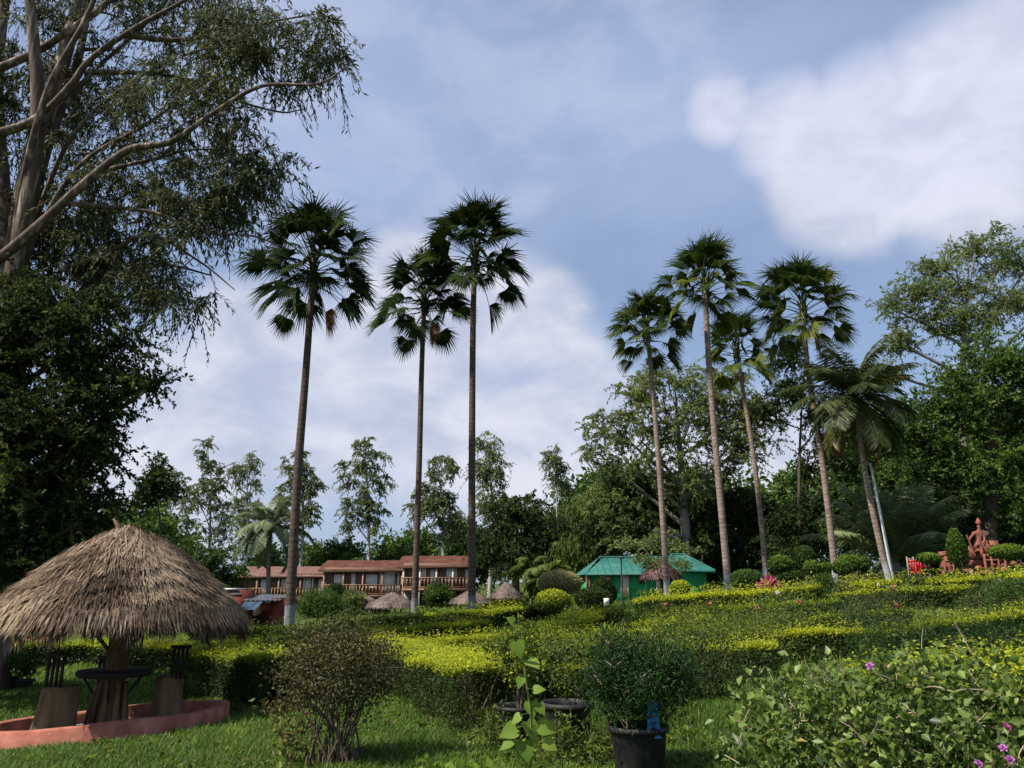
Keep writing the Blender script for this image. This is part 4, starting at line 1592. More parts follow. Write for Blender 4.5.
def ring():
    c = RING_C
    b = np.array((c[0], c[1], float(gz(c[0], c[1]))))
    t = thing('kerb_ring', b, 'low salmon red painted kerb ring round the thatched shelter', 'kerb')
    # its right end is seen at 223; radius follows
    r0 = P(222, 715, c[1])[0] - c[0]
    n = 72
    th = np.linspace(0, 2 * math.pi, n, endpoint=False)
    rows = []
    prof = [(r0 - .16, -.1), (r0 - .16, .19), (r0 - .145, .205), (r0 - .02, .205), (r0, .19), (r0 + .01, -.15)]
    for (r, z) in prof:
        x, y = c[0] + np.cos(th) * r, c[1] + np.sin(th) * r
        rows.append(np.stack([x, y, gz(c[0] + np.cos(th) * r0, c[1] + np.sin(th) * r0) + z + .012 * np.sin(th * 5)], -1))
    v = np.concatenate(rows)
    i = np.arange(len(prof) - 1)[:, None] * n
    j = np.arange(n)[None, :]
    m = MB()
    m.add(v, np.stack([i + (j + 1) % n, i + j, i + n + j, i + n + (j + 1) % n], -1).reshape(-1, 4))
    m.build('kerb', M_KERB, t, False)
    rr = np.linspace(0, r0 - .15, 8)
    v = np.concatenate([np.stack([c[0] + np.cos(th) * r, c[1] + np.sin(th) * r, gz(c[0] + np.cos(th) * r, c[1] + np.sin(th) * r) + .02], -1) for r in rr])
    m = MB()
    i = np.arange(7)[:, None] * n
    m.add(v, np.stack([i + j, i + n + j, i + n + (j + 1) % n, i + (j + 1) % n], -1).reshape(-1, 4))
    m.build('floor_screed', M_CONC, t, True)


ring()


# ================================================================== PALMS
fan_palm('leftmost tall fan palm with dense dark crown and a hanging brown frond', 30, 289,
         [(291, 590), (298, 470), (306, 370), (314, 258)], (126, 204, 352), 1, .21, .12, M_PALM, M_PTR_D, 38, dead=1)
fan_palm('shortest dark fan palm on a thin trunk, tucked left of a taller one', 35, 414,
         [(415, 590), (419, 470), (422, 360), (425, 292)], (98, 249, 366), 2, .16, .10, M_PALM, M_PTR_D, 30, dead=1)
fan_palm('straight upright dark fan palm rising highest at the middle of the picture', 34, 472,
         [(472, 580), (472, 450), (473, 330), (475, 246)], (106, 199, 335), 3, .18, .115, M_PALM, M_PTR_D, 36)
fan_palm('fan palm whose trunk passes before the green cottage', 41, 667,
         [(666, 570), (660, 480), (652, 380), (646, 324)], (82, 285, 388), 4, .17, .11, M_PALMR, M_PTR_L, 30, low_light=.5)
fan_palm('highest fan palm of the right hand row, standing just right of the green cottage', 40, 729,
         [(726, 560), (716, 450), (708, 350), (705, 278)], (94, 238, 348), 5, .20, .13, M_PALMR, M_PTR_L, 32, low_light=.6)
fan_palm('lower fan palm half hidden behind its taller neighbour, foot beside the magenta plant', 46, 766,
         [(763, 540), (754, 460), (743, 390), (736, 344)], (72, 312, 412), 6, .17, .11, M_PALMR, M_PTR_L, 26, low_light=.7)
fan_palm('fan palm with lower fronds tinted as sunlit and whitewashed foot among round topiaries', 40, 836,
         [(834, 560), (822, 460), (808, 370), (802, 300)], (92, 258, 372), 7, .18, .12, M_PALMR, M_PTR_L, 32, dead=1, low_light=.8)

b = base_at(891, 38)
feather_palm('coconut_palm', 'leaning coconut palm with drooping yellowish fronds and a whitewashed foot', b,
             [P(880.5, 546, 38), P(867.5, 486, 38), P(860, 440, 38), P(855.5, 398, 38)], 3.35, 8, .16, .105, M_COCO, M_PTR_L, 36, (-45, 88), lf=1.0, arch=1.0, dry=2, lw=.05, tint=.42)
b = base_at(267, 66)
feather_palm('coconut_palm', 'distant coconut palm with pale drooping fronds left of the tall dark palm trunk', b,
             [P(268, 590, 66), P(269, 555, 66), P(271, 528, 66)], 3.9, 9, .2, .15, M_CYCAD, M_PTR_S, 20, (-30, 78), lf=1.0, arch=1.5, lw=.11, tint=.45)
b = base_at(897, 43)
feather_palm('feather_palm', 'bushy grey green palm fanning up from the ground behind the pale pole', b, [b + (0, 0, .9)], 4.6, 10, .3, .25, M_CYCAD, M_PTR_S, 30, (38, 88), lf=1.0, arch=.9, lw=.09, tint=.5)
b = base_at(922, 47)
feather_palm('feather_palm', 'smaller shaded feather palm right of the leaning pole palm cluster', b, [b + (0, 0, 1.2)], 3.0, 11, .2, .16, M_CYCAD, M_PTR_S, 20, (-5, 80), lf=.8, arch=1.3, lw=.08, tint=.35)
b = base_at(545, 52)
feather_palm('small_palm', 'small young palm with few arching fronds left of the pale topiary dome', b, [b + (0, 0, 1.7), P(546, 580, 52)], 1.9, 12, .10, .08, M_BAMB, M_PTR_S, 12, (-10, 75), lf=.7, arch=1.6, lw=.11, tint=.6)
b = base_at(531, 54)
feather_palm('small_palm', 'thin young palm just left of another small palm before the dark trees', b, [b + (0, 0, 2.0), P(532, 570, 54)], 1.6, 13, .08, .06, M_BAMB, M_PTR_S, 9, (-5, 75), lf=.6, arch=1.7, lw=.10, tint=.5)


# ================================================================== TREES
# the great eucalyptus overhanging the left side
def great_eucalyptus():
    Y = 16.5
    s = Y / F
    b = base_at(-10, Y)
    q = lambda x, y, d=0: P(x, y, Y + d)
    limbs = [
        ([b - (0, 0, .3), q(8, 420), q(14, 300), q(28, 180), q(60, 70, .3), q(95, -60, .6), q(120, -200, 1)], .38, .09),
        ([q(6, 330), q(2, 200, .6), q(-4, 80, 1), q(10, -40, 1.3), q(30, -160, 1.5)], .26, .09),
        ([q(10, 300, -.4), q(30, 190, -.8), q(38, 100, -1), q(30, 0, -1.2), q(20, -140, -1.4)], .22, .08),
        ([q(18, 270, .3), q(45, 150, .8), q(78, 60, 1.2), q(92, -20, 1.6)], .2, .06),
        ([q(-60, 300, -1.5), q(0, 258, -1.6), q(45, 220, -1.7), q(85, 183, -1.8), q(128, 150, -1.8), q(170, 142, -1.9), q(215, 112, -2), q(262, 86, -2.1), q(318, 84, -2.2), q(348, 66, -2.2)], .125, .014),
        ([q(-40, 140, -1), q(10, 130, -1.1), q(42, 115, -1.2), q(72, 84, -1.3), q(92, 58, -1.4), q(140, 25, -1.5), q(185, 0, -1.6), q(240, -40, -1.6)], .115, .03),
        ([q(-30, 80, -.6), q(30, 55, -.7), q(70, 30, -.8), q(110, 0, -.8), q(150, -50, -.8)], .11, .05),
        ([q(66, 203, -1.75), q(108, 207, -1.6), q(155, 213, -1.5), q(205, 232, -1.3), q(252, 236, -1.2), q(290, 250, -1)], .06, .012),
        ([q(76, 188, -1.8), q(100, 172, -1.4), q(150, 160, -1.0), q(190, 150, -.8), q(240, 150, -.6)], .06, .015),
        ([q(92, 72, -1.4), q(140, 73, -1.2), q(190, 80, -1), q(235, 100, -.8), q(280, 112, -.6), q(300, 110, -.5)], .06, .012),
        ([q(14, 300), q(34, 225, -.3), q(70, 140, -.6), q(120, 90, -.5), q(185, 55, -.4), q(250, 40, -.3)], .075, .012),
        ([q(36, 170, .1), q(56, 120, .4), q(95, 70, .8), q(150, 20, 1), q(190, -30, 1)], .085, .02),
        ([q(12, 310), q(34, 240, -.6), q(80, 165, -1.1), q(150, 122, -1.2), q(225, 70, -1.2), q(300, 42, -1.2)], .07, .01),
        ([q(12, 270, -.2), q(24, 180, -.9), q(48, 90, -1.5), q(85, 20, -1.7), q(110, -40, -1.7)], .10, .04),
        ([q(120, 35, -1.4), q(180, 40, -1), q(230, 30, -.6), q(280, 20, -.3), q(330, 12, 0)], .07, .012),
        ([q(60, 270, 0), q(110, 252, -.2), q(150, 235, -.3), q(200, 262, -.4), q(235, 290, -.5)], .07, .01),
        ([q(20, 330, 0), q(70, 300, .3), q(120, 275, .6), q(165, 265, .8), q(210, 275, 1)], .09, .02),
    ]
    lobes = [(262, 45, 78, 52, -1), (318, 40, 34, 40, -1), (180, 100, 80, 70, -1), (215, 205, 62, 60, -1), (120, 190, 95, 70, .5), (60, 90, 110, 90, 1.5),
             (150, 285, 70, 32, 0), (100, 250, 90, 45, 1), (20, 250, 90, 60, 1.5), (200, 20, 90, 50, .5), (252, 160, 42, 40, -1), (90, -60, 160, 80, .5), (-120, 100, 120, 160, 0)]
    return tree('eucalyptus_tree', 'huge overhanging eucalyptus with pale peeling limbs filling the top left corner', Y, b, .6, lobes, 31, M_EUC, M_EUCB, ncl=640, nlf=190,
                leaf=.155, lw=.24, clump=.62, style='spray', limbs=limbs, flat=1.1, twig_r=.02, tb=.45, tvar=.14, shell=2.0)


great_eucalyptus()

DT = 'trees standing in the background'
b = base_at(-55, 15)
tree('broadleaf_tree', 'dense dark green tree rising behind the thatched shelter at the left edge', 15, b, .35,
     [(50, 335, 62, 38), (95, 318, 36, 18), (40, 410, 72, 70), (95, 380, 32, 38), (128, 345, 18, 10), (152, 386, 18, 6), (132, 384, 16, 9), (75, 455, 40, 55), (20, 500, 80, 70), (100, 430, 16, 28), (88, 515, 20, 36), (5, 565, 70, 36), (-60, 450, 70, 120), (60, 545, 36, 34), (5, 380, 45, 80), (15, 300, 45, 34)],
     41, M_LEFT, M_BARK, ncl=330, nlf=330, leaf=.10, lw=.5, clump=.60, style='spray', twig_r=.02, tb=.36, tvar=.17, droop=.25)
b = base_at(155, 24)
tree('broadleaf_tree', 'slim young tree with a dark tufted top peeping above the thatched roof', 24, b, .07,
     [(153, 488, 18, 12), (158, 477, 13, 8), (150, 498, 11, 9), (156, 464, 4, 9)], 42, M_DARK, M_BARK, ncl=26, nlf=60, leaf=.17, clump=.28, twig_r=.012, tb=.3)

# far eucalyptus row
EU = [
    ('spindly far eucalyptus leftmost of the pale row, behind the shelter roof', 104, 168, [(163, 478, 20, 20), (176, 500, 20, 30), (158, 510, 16, 28)], 51),
    ('broad pale far eucalyptus, second of the row left of the tall palms', 100, 206, [(208, 455, 15, 20), (214, 482, 21, 30), (200, 505, 24, 34), (222, 520, 16, 26)], 52),
    ('slender far eucalyptus with an open white stemmed crown above the left end of the lodge', 98, 243, [(252, 462, 13, 17), (238, 470, 12, 20), (247, 498, 20, 32), (240, 525, 16, 24)], 53),
    ('leafy far eucalyptus half hidden by the leftmost palm trunk', 96, 296, [(298, 462, 18, 22), (310, 485, 16, 28), (290, 492, 17, 32), (302, 518, 22, 26)], 54),
    ('full rounded far eucalyptus standing alone above the middle of the lodge', 92, 369, [(364, 450, 24, 20), (352, 470, 19, 24), (380, 472, 16, 24), (365, 500, 27, 30), (378, 522, 18, 18), (350, 515, 14, 18)], 55),
    ('dense far eucalyptus between the two closest palm trunks', 88, 440, [(442, 468, 20, 20), (436, 500, 27, 35), (450, 520, 20, 30), (420, 510, 14, 30)], 56),
    ('high airy far eucalyptus beside the straightest palm trunk', 84, 489, [(488, 448, 17, 20), (497, 470, 16, 24), (480, 480, 14, 28), (490, 505, 16, 22)], 57),
    ('lone spindly tree with a sparse leaning top above the pale topiary dome', 80, 566, [(552, 456, 11, 14), (558, 474, 13, 13), (565, 490, 8, 8)], 58),
]
for lab, Y, bx_, lobes, sd in EU:
    lobes = [(x, y, rx * .72, ry * .95) for x, y, rx, ry in lobes]
    sparse = sd in (51, 53, 58, 57)
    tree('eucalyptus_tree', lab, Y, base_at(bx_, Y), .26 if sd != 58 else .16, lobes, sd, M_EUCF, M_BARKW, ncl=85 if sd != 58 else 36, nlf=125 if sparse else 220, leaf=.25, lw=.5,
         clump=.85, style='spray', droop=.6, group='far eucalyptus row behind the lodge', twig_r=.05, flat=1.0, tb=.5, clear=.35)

# dark trees between lodge and cottage
tree('broadleaf_tree', 'rounded dark green tree right of the lodge, behind the smallest hut', 74, base_at(515, 74), .4,
     [(512, 510, 26, 20), (530, 525, 22, 24), (498, 530, 24, 28), (515, 560, 40, 30), (545, 540, 20, 22)], 61, M_DARK, M_BARK, ncl=120, nlf=260, leaf=.28, clump=1.2, group=DT, twig_r=.05, style='spray', droop=.28)
tree('broadleaf_tree', 'wide dark tree behind the lone spindly tree top', 86, base_at(556, 86), .4,
     [(548, 520, 26, 16), (575, 530, 26, 22), (560, 555, 36, 26), (535, 560, 25, 20)], 62, M_DARK, M_BARK, ncl=110, nlf=240, leaf=.30, clump=1.3, group=DT, twig_r=.05, style='spray', droop=.28)
tree('bamboo_clump', 'yellow green bamboo clump with a drooping tip left of the green cottage', 66, base_at(592, 66), .12,
     [(577, 508, 9, 6), (585, 520, 15, 10), (598, 535, 22, 20), (590, 560, 30, 25), (572, 555, 14, 20)], 63, M_BAMB, M_GSTEM, ncl=110, nlf=110, leaf=.5, lw=.25, clump=.9, style='hang', group=None, cat='bamboo', twig_r=.04, tb=.45)
for (px, Y, hpx, sd, lab) in ((478, 76, 470, 64, 'bare pale trunk')  ,):
    pass

# big mass on the right
tree('albizia_tree', 'spreading olive tree with feathery layered foliage behind the right hand palms', 62, base_at(690, 62), .5,
     [(612, 425, 26, 18), (600, 455, 18, 18), (640, 398, 34, 26), (668, 375, 30, 20), (690, 420, 42, 34), (640, 440, 36, 24), (652, 475, 42, 26), (610, 490, 24, 24), (700, 395, 34, 30), (735, 400, 30, 36),
      (735, 440, 34, 30), (760, 425, 22, 30), (690, 470, 36, 26), (620, 515, 30, 22)],
     71, M_ALB, M_BARKG, ncl=250, nlf=330, leaf=.22, lw=.45, clump=1.25, style='spray', droop=.3, group=DT, flat=.42, twig_r=.045, tb=.5)
tree('broadleaf_tree', 'dark leafy tree directly behind the teal cottage roof', 64, base_at(640, 64), .4,
     [(610, 530, 32, 26), (640, 525, 30, 30), (665, 500, 34, 34), (690, 540, 40, 34), (630, 495, 24, 20)], 72, M_DARK, M_BARK, ncl=150, nlf=270, leaf=.24, clump=1.1, group=DT, twig_r=.045, style='spray', droop=.28)
tree('small_tree', 'small olive tree leaning its crown over the ridge of the teal roof', 56, base_at(652, 56), .12,
     [(640, 545, 30, 9), (662, 538, 22, 9), (680, 550, 18, 8)], 73, M_ALB, M_BARKG, ncl=40, nlf=60, leaf=.26, clump=.6, flat=.4, twig_r=.03)
tree('broadleaf_tree', 'dark tree filling the gap between the two pale palm trunks right of the cottage', 66, base_at(745, 66), .45,
     [(720, 510, 36, 40), (748, 525, 40, 40), (762, 515, 16, 18), (730, 560, 50, 26), (705, 545, 30, 30)], 74, M_DARK, M_BARK, ncl=170, nlf=260, leaf=.25, clump=1.2, group=DT, twig_r=.045, tb=.32, style='spray', droop=.28)
tree('broadleaf_tree', 'open branched dark tree with sky showing through, between the palms on the right', 60, base_at(800, 60), .22,
     [(790, 392, 22, 16), (822, 415, 20, 18), (785, 355, 16, 18), (768, 412, 16, 10), (800, 528, 40, 30), (832, 470, 36, 34), (838, 510, 36, 34), (815, 555, 50, 24)], 75, M_DARK, M_BARK, ncl=200, nlf=250, leaf=.24, clump=1.05, group=DT, twig_r=.045, tb=.34, style='spray', droop=.28)
tree('broadleaf_tree', 'brighter green broadleaf tree behind the crown of the coconut palm', 56, base_at(860, 56), .4,
     [(850, 440, 30, 26), (880, 430, 26, 28), (860, 480, 36, 30), (895, 480, 34, 34), (870, 530, 44, 36), (905, 535, 36, 30)], 76, M_LUSH, M_BARK, ncl=180, nlf=250, leaf=.22, clump=1.05, group=DT, twig_r=.045, tb=.30, style='spray', droop=.28)
tree('broadleaf_tree', 'large lush dark green tree with layered boughs at the right edge', 46, base_at(985, 46), .55,
     [(985, 358, 32, 26), (1015, 375, 36, 36), (955, 385, 28, 20), (935, 410, 34, 22), (975, 410, 42, 34), (1020, 440, 44, 44), (925, 448, 30, 22), (965, 460, 46, 34), (915, 470, 18, 16), (1005, 500, 52, 36), (945, 495, 36, 28), (1050, 400, 40, 60), (905, 425, 18, 12)],
     77, M_LUSH, M_BARK, ncl=320, nlf=300, leaf=.19, lw=.55, clump=1.25, group=DT, flat=.38, twig_r=.04, tb=.46, style='spray', tvar=.18, droop=.12)
tree('albizia_tree', 'pale wide spreading tree with bare limbs showing above the lush tree at the right', 58, base_at(968, 58), .5,
     [(975, 245, 36, 15), (1000, 262, 26, 16), (940, 265, 24, 14), (910, 290, 32, 14), (890, 308, 18, 10), (960, 290, 30, 14), (1005, 300, 34, 18), (930, 320, 40, 16), (900, 345, 22, 14), (970, 325, 36, 16), (1035, 255, 26, 24), (1040, 310, 30, 30), (890, 372, 20, 14)],
     78, M_ALB, M_BARKG, ncl=260, nlf=190, leaf=.22, lw=.45, clump=1.05, group=DT, style='spray', droop=.25, flat=.42, twig_r=.05, tb=.5, clear=.5)
tree('broadleaf_tree', 'shadowy tree low behind the red statue', 50, base_at(925, 50), .4,
     [(915, 525, 36, 30), (950, 530, 40, 26), (990, 535, 50, 22), (1030, 530, 40, 30)], 79, M_DARK, M_BARK, ncl=140, nlf=110, leaf=.32, clump=.9, group=DT, twig_r=.04, tb=.3, style='spray', droop=.28)

# shrubs and low trees behind the lodge
tree('mango_tree', 'round dark mango tree left of the lodge behind the shelter roof', 70, base_at(205, 70), .3,
     [(200, 560, 34, 20), (225, 570, 24, 22), (180, 575, 30, 20), (205, 590, 40, 18)], 81, M_LUSH, M_BARK, ncl=90, nlf=250, leaf=.24, clump=1.05, group=DT, twig_r=.04, tb=.3, style='spray', droop=.28)
proto = tree('broadleaf_tree', 'low bright green tree showing above the left roof of the lodge', 100, base_at(345, 100), .35,
     [(335, 556, 24, 12), (352, 552, 18, 12), (318, 560, 20, 12), (340, 572, 34, 18)], 82, M_LUSH, M_BARK, ncl=80, nlf=110, leaf=.48, clump=1.4, group=DT, twig_r=.05, tb=.5, style='spray', droop=.28)
for (px, Y, sc, rz, lab) in (
        (262, 104, .95, 2.0, 'low green tree between the small coconut palm and the lodge roof'),
        (398, 98, .95, 1.1, 'low green tree above the middle roof of the lodge'),
        (462, 94, 1.2, 4.0, 'mid green tree above the right end of the lodge roof'),
        (420, 112, 1.2, 0.4, 'far low tree just right of the lone full eucalyptus'),
        (150, 92, 1.4, 5.1, 'low green tree beneath the leftmost eucalyptus of the row'),
        (300, 120, 1.1, 3.3, 'far low tree behind the leftmost tall palm trunk'),
        (20, 60, 1.5, 0.9, 'background tree behind the shelter at the far left'),
        (100, 80, 1.4, 2.7, 'background tree left of the mango tree'),
        (600, 105, 2.0, 1.9, 'far dark tree behind the bamboo clump'),
        (800, 90, 1.5, 1.2, 'far tree deep behind the open branched dark tree'),
        (700, 95, 1.7, 2.9, 'far tree deep behind the cottage and the palms'),
        (900, 85, 2.2, 3.9, 'far tree deep behind the coconut palm'),
        (1020, 80, 2.2, 5.2, 'far tree deep behind the lush right edge tree')):
    bb = base_at(px, Y)
    copy_tree(proto, bb, rz, sc, lab, DT)


# ================================================================== HEDGES
def line(px, h):
    g = G([p[0] for p in px], [p[1] for p in px], h)
    return g[:, :2]


HED = [
    # label, px of the top line, height, width, material, yellow
    ('bright yellow topped hedge running from the left lawn past the foot of the leftmost palm', [(216, 641), (260, 637), (342, 631), (410, 625), (480, 619)], .7, .8, M_HEDGE, .85, 101),
    ('thick bright yellow hedge coming forward beside the lawn, nearest of the garden rows', [(368, 641), (395, 645), (430, 652), (470, 661), (492, 666)], .68, 1.15, M_HEDGE, 1.0, 102),
    ('thin yellow topped hedge running right from behind the lawn hedge corner', [(372, 640), (430, 637), (500, 631), (560, 621), (612, 610)], .7, .8, M_HEDGE, .82, 103),
    ('green hedge at the left lawn edge with a dark shaded front beside the shelter', [(214, 649), (250, 650), (292, 652)], .8, 1.2, M_HEDGE, .72, 104),
    ('dull green hedge in front of the red kiosk', [(205, 630), (265, 626), (330, 624)], .6, .7, M_HEDGE_G, .6, 105),
    ('short green hedge between the two closest palm feet', [(420, 613), (450, 611), (478, 609)], .7, .7, M_HEDGE, .7, 106),
    ('low yellow edged hedge before the green cottage lawn', [(630, 620.5), (668, 619), (702, 616)], .6, .8, M_HEDGE, .75, 107),
    ('long straight yellow topped hedge in front of the green cottage palms', [(646, 597), (690, 594), (740, 590.5), (808, 586)], .7, .9, M_HEDGE, .9, 108),
    ('yellow topped hedge at the foot of the leaning coconut palm', [(838, 584), (880, 582), (940, 579)], .5, .9, M_HEDGE, .92, 109),
    ('yellow hedge before the red statue at the far right', [(958, 579), (990, 576), (1045, 574)], .5, .9, M_HEDGE, 1.0, 110),
    ('ragged yellow hedge across the right hand rose terrace', [(884, 627), (925, 621), (975, 616), (1040, 607)], .5, .6, M_HEDGE, .8, 111),
    ('brilliant yellow hedge behind the bougainvillea at the right edge', [(928, 658), (975, 665), (1040, 676)], .8, 1.1, M_HEDGE, 1.0, 112),
    ('olive hedge line left of the low dark topiary clump', [(480, 600), (540, 596)], .6, .7, M_HEDGE_G, .55, 113),
    ('short yellow green hedge with a rounded end below the pale topiary dome', [(570, 611), (612, 608.5)], .8, 1.0, M_HEDGE, .62, 114),
    ('pale yellow row across the grass below the magenta plant', [(700, 607), (760, 604), (830, 600)], .5, .7, M_HEDGE, .66, 115),
    ('second yellow row from the back on the right terrace, below the coconut palm', [(845, 591), (900, 588), (960, 585)], .55, .8, M_HEDGE, .8, 116),
    ('short dark hedge right behind the black pots', [(494, 664), (540, 660), (585, 658)], .60, .8, M_HEDGE, .55, 117),
    ('loose green hedge across the middle beds right of the heart leaved seedling', [(545, 644), (600, 640), (660, 636)], .8, 1.1, M_HEDGE_G, .75, 118),
    ('dull hedge row in the middle beds just above the loose green hedge', [(470, 644), (520, 638), (600, 630)], .6, .8, M_HEDGE, .62, 119),
    ('hedge behind the shelter post seen under the thatch', [(-30, 646), (40, 642), (100, 640), (150, 642), (205, 644)], .6, .9, M_HEDGE, .8, 120),
    ('narrow green row across the centre beds above the fern bush', [(560, 634), (640, 628), (722, 624)], .55, .55, M_HEDGE, .75, 123),
    ('narrow row just behind the fern bush running up to the right', [(600, 652), (680, 646), (765, 640)], .55, .6, M_HEDGE, .8, 124),
    ('thin yellow tipped row between the rose bushes right of centre', [(705, 636), (780, 630), (855, 626)], .5, .5, M_HEDGE, .8, 125),
    ('low green row bordering the grassy terrace under the whitewashed palm', [(800, 616), (860, 612), (905, 609)], .45, .5, M_HEDGE, .75, 126),
    ('back hedge below the darker thatched hut', [(335, 617), (380, 615), (415, 613)], .8, .8, M_HEDGE_G, .5, 121),
    ('narrow hedge beyond the straightest palm foot', [(485, 612), (530, 606), (560, 604)], .6, .7, M_HEDGE, .7, 122),
]
for lab, px, h, wd, mt, yl, sd in HED:
    k = 1.0 if sd in (102, 104, 112) else .82
    hedge(lab, line(px, h), h * (1.0 if k == 1.0 else .88), wd * k, sd, mt, yellow=min(1.0, yl + .1))

# ================================================================== TOPIARY
def topi(label, px, top, bot, wpx, Y, stem_px, seed, **k):
    S = Y / F * 1.02
    c = P(px, bot, Y)
    b = np.array((c[0], Y, float(gz(c[0], Y))))
    zt = P(px, top, Y)[2]
    zb = P(px, bot - stem_px, Y)[2]
    rz_ = (zt - zb) / 1.92
    stem = max(0.0, zb - b[2])
    topiary(label, b, wpx / 2 * S, wpx / 2 * S, rz_, stem, seed, **k)


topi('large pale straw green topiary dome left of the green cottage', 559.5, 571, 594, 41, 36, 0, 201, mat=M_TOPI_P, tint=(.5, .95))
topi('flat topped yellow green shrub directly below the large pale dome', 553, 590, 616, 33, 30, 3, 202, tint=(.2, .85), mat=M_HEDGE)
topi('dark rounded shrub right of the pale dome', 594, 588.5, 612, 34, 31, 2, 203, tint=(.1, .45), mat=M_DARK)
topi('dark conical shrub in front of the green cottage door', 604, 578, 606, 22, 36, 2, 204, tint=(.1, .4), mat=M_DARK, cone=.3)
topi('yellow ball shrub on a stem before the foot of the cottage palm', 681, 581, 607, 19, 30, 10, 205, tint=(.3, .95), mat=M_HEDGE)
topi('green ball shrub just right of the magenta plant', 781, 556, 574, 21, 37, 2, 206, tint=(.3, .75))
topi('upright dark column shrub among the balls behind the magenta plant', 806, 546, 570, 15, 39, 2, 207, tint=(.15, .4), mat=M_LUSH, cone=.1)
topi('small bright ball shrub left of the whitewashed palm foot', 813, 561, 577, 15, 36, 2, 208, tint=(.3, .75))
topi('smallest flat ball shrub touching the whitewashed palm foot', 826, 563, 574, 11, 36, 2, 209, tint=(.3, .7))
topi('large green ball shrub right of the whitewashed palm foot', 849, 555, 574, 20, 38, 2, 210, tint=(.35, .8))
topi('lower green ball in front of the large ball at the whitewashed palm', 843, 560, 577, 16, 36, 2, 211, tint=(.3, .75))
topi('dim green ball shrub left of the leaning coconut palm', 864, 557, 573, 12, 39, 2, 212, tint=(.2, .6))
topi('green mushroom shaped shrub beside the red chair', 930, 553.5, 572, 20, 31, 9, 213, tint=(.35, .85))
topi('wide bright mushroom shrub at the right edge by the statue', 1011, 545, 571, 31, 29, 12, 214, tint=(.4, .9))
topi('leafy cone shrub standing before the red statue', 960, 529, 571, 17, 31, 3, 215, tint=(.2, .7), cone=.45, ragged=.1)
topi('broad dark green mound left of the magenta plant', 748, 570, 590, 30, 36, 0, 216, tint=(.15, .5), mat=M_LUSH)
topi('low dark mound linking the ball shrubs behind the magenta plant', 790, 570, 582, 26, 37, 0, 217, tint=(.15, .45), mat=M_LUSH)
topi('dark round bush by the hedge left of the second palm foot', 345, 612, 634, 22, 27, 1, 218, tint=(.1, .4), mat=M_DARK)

# magenta cordyline
def cordyline():
    rs = np.random.default_rng(7)
    Y = 33
    c = P(770, 585, Y)
    b = np.array((c[0], Y, float(gz(c[0], Y))))
    t = thing('cordyline', b, 'magenta strap leaved plant at the foot of a pale palm trunk', 'plant')
    m = MB()
    m.tube([b - (0, 0, .1), b + (0, 0, .35)], .05, 6)
    m.build('stem', M_TWIG, t)
    n = 120
    d = rand_dirs(rs, n) + (0, 0, .55)
    f = MB()
    org = b + (0, 0, .25) + rs.random((n, 1)) * np.array((0, 0, .45)) + rs.normal(size=(n, 3)) * (.16, .1, .08)
    f.leaves(org, unit(d), rand_dirs(rs, n), rs.uniform(.25, .5, n), .10, rs.random(n), .1)
    f.build('foliage', M_CORDY, t)


cordyline()

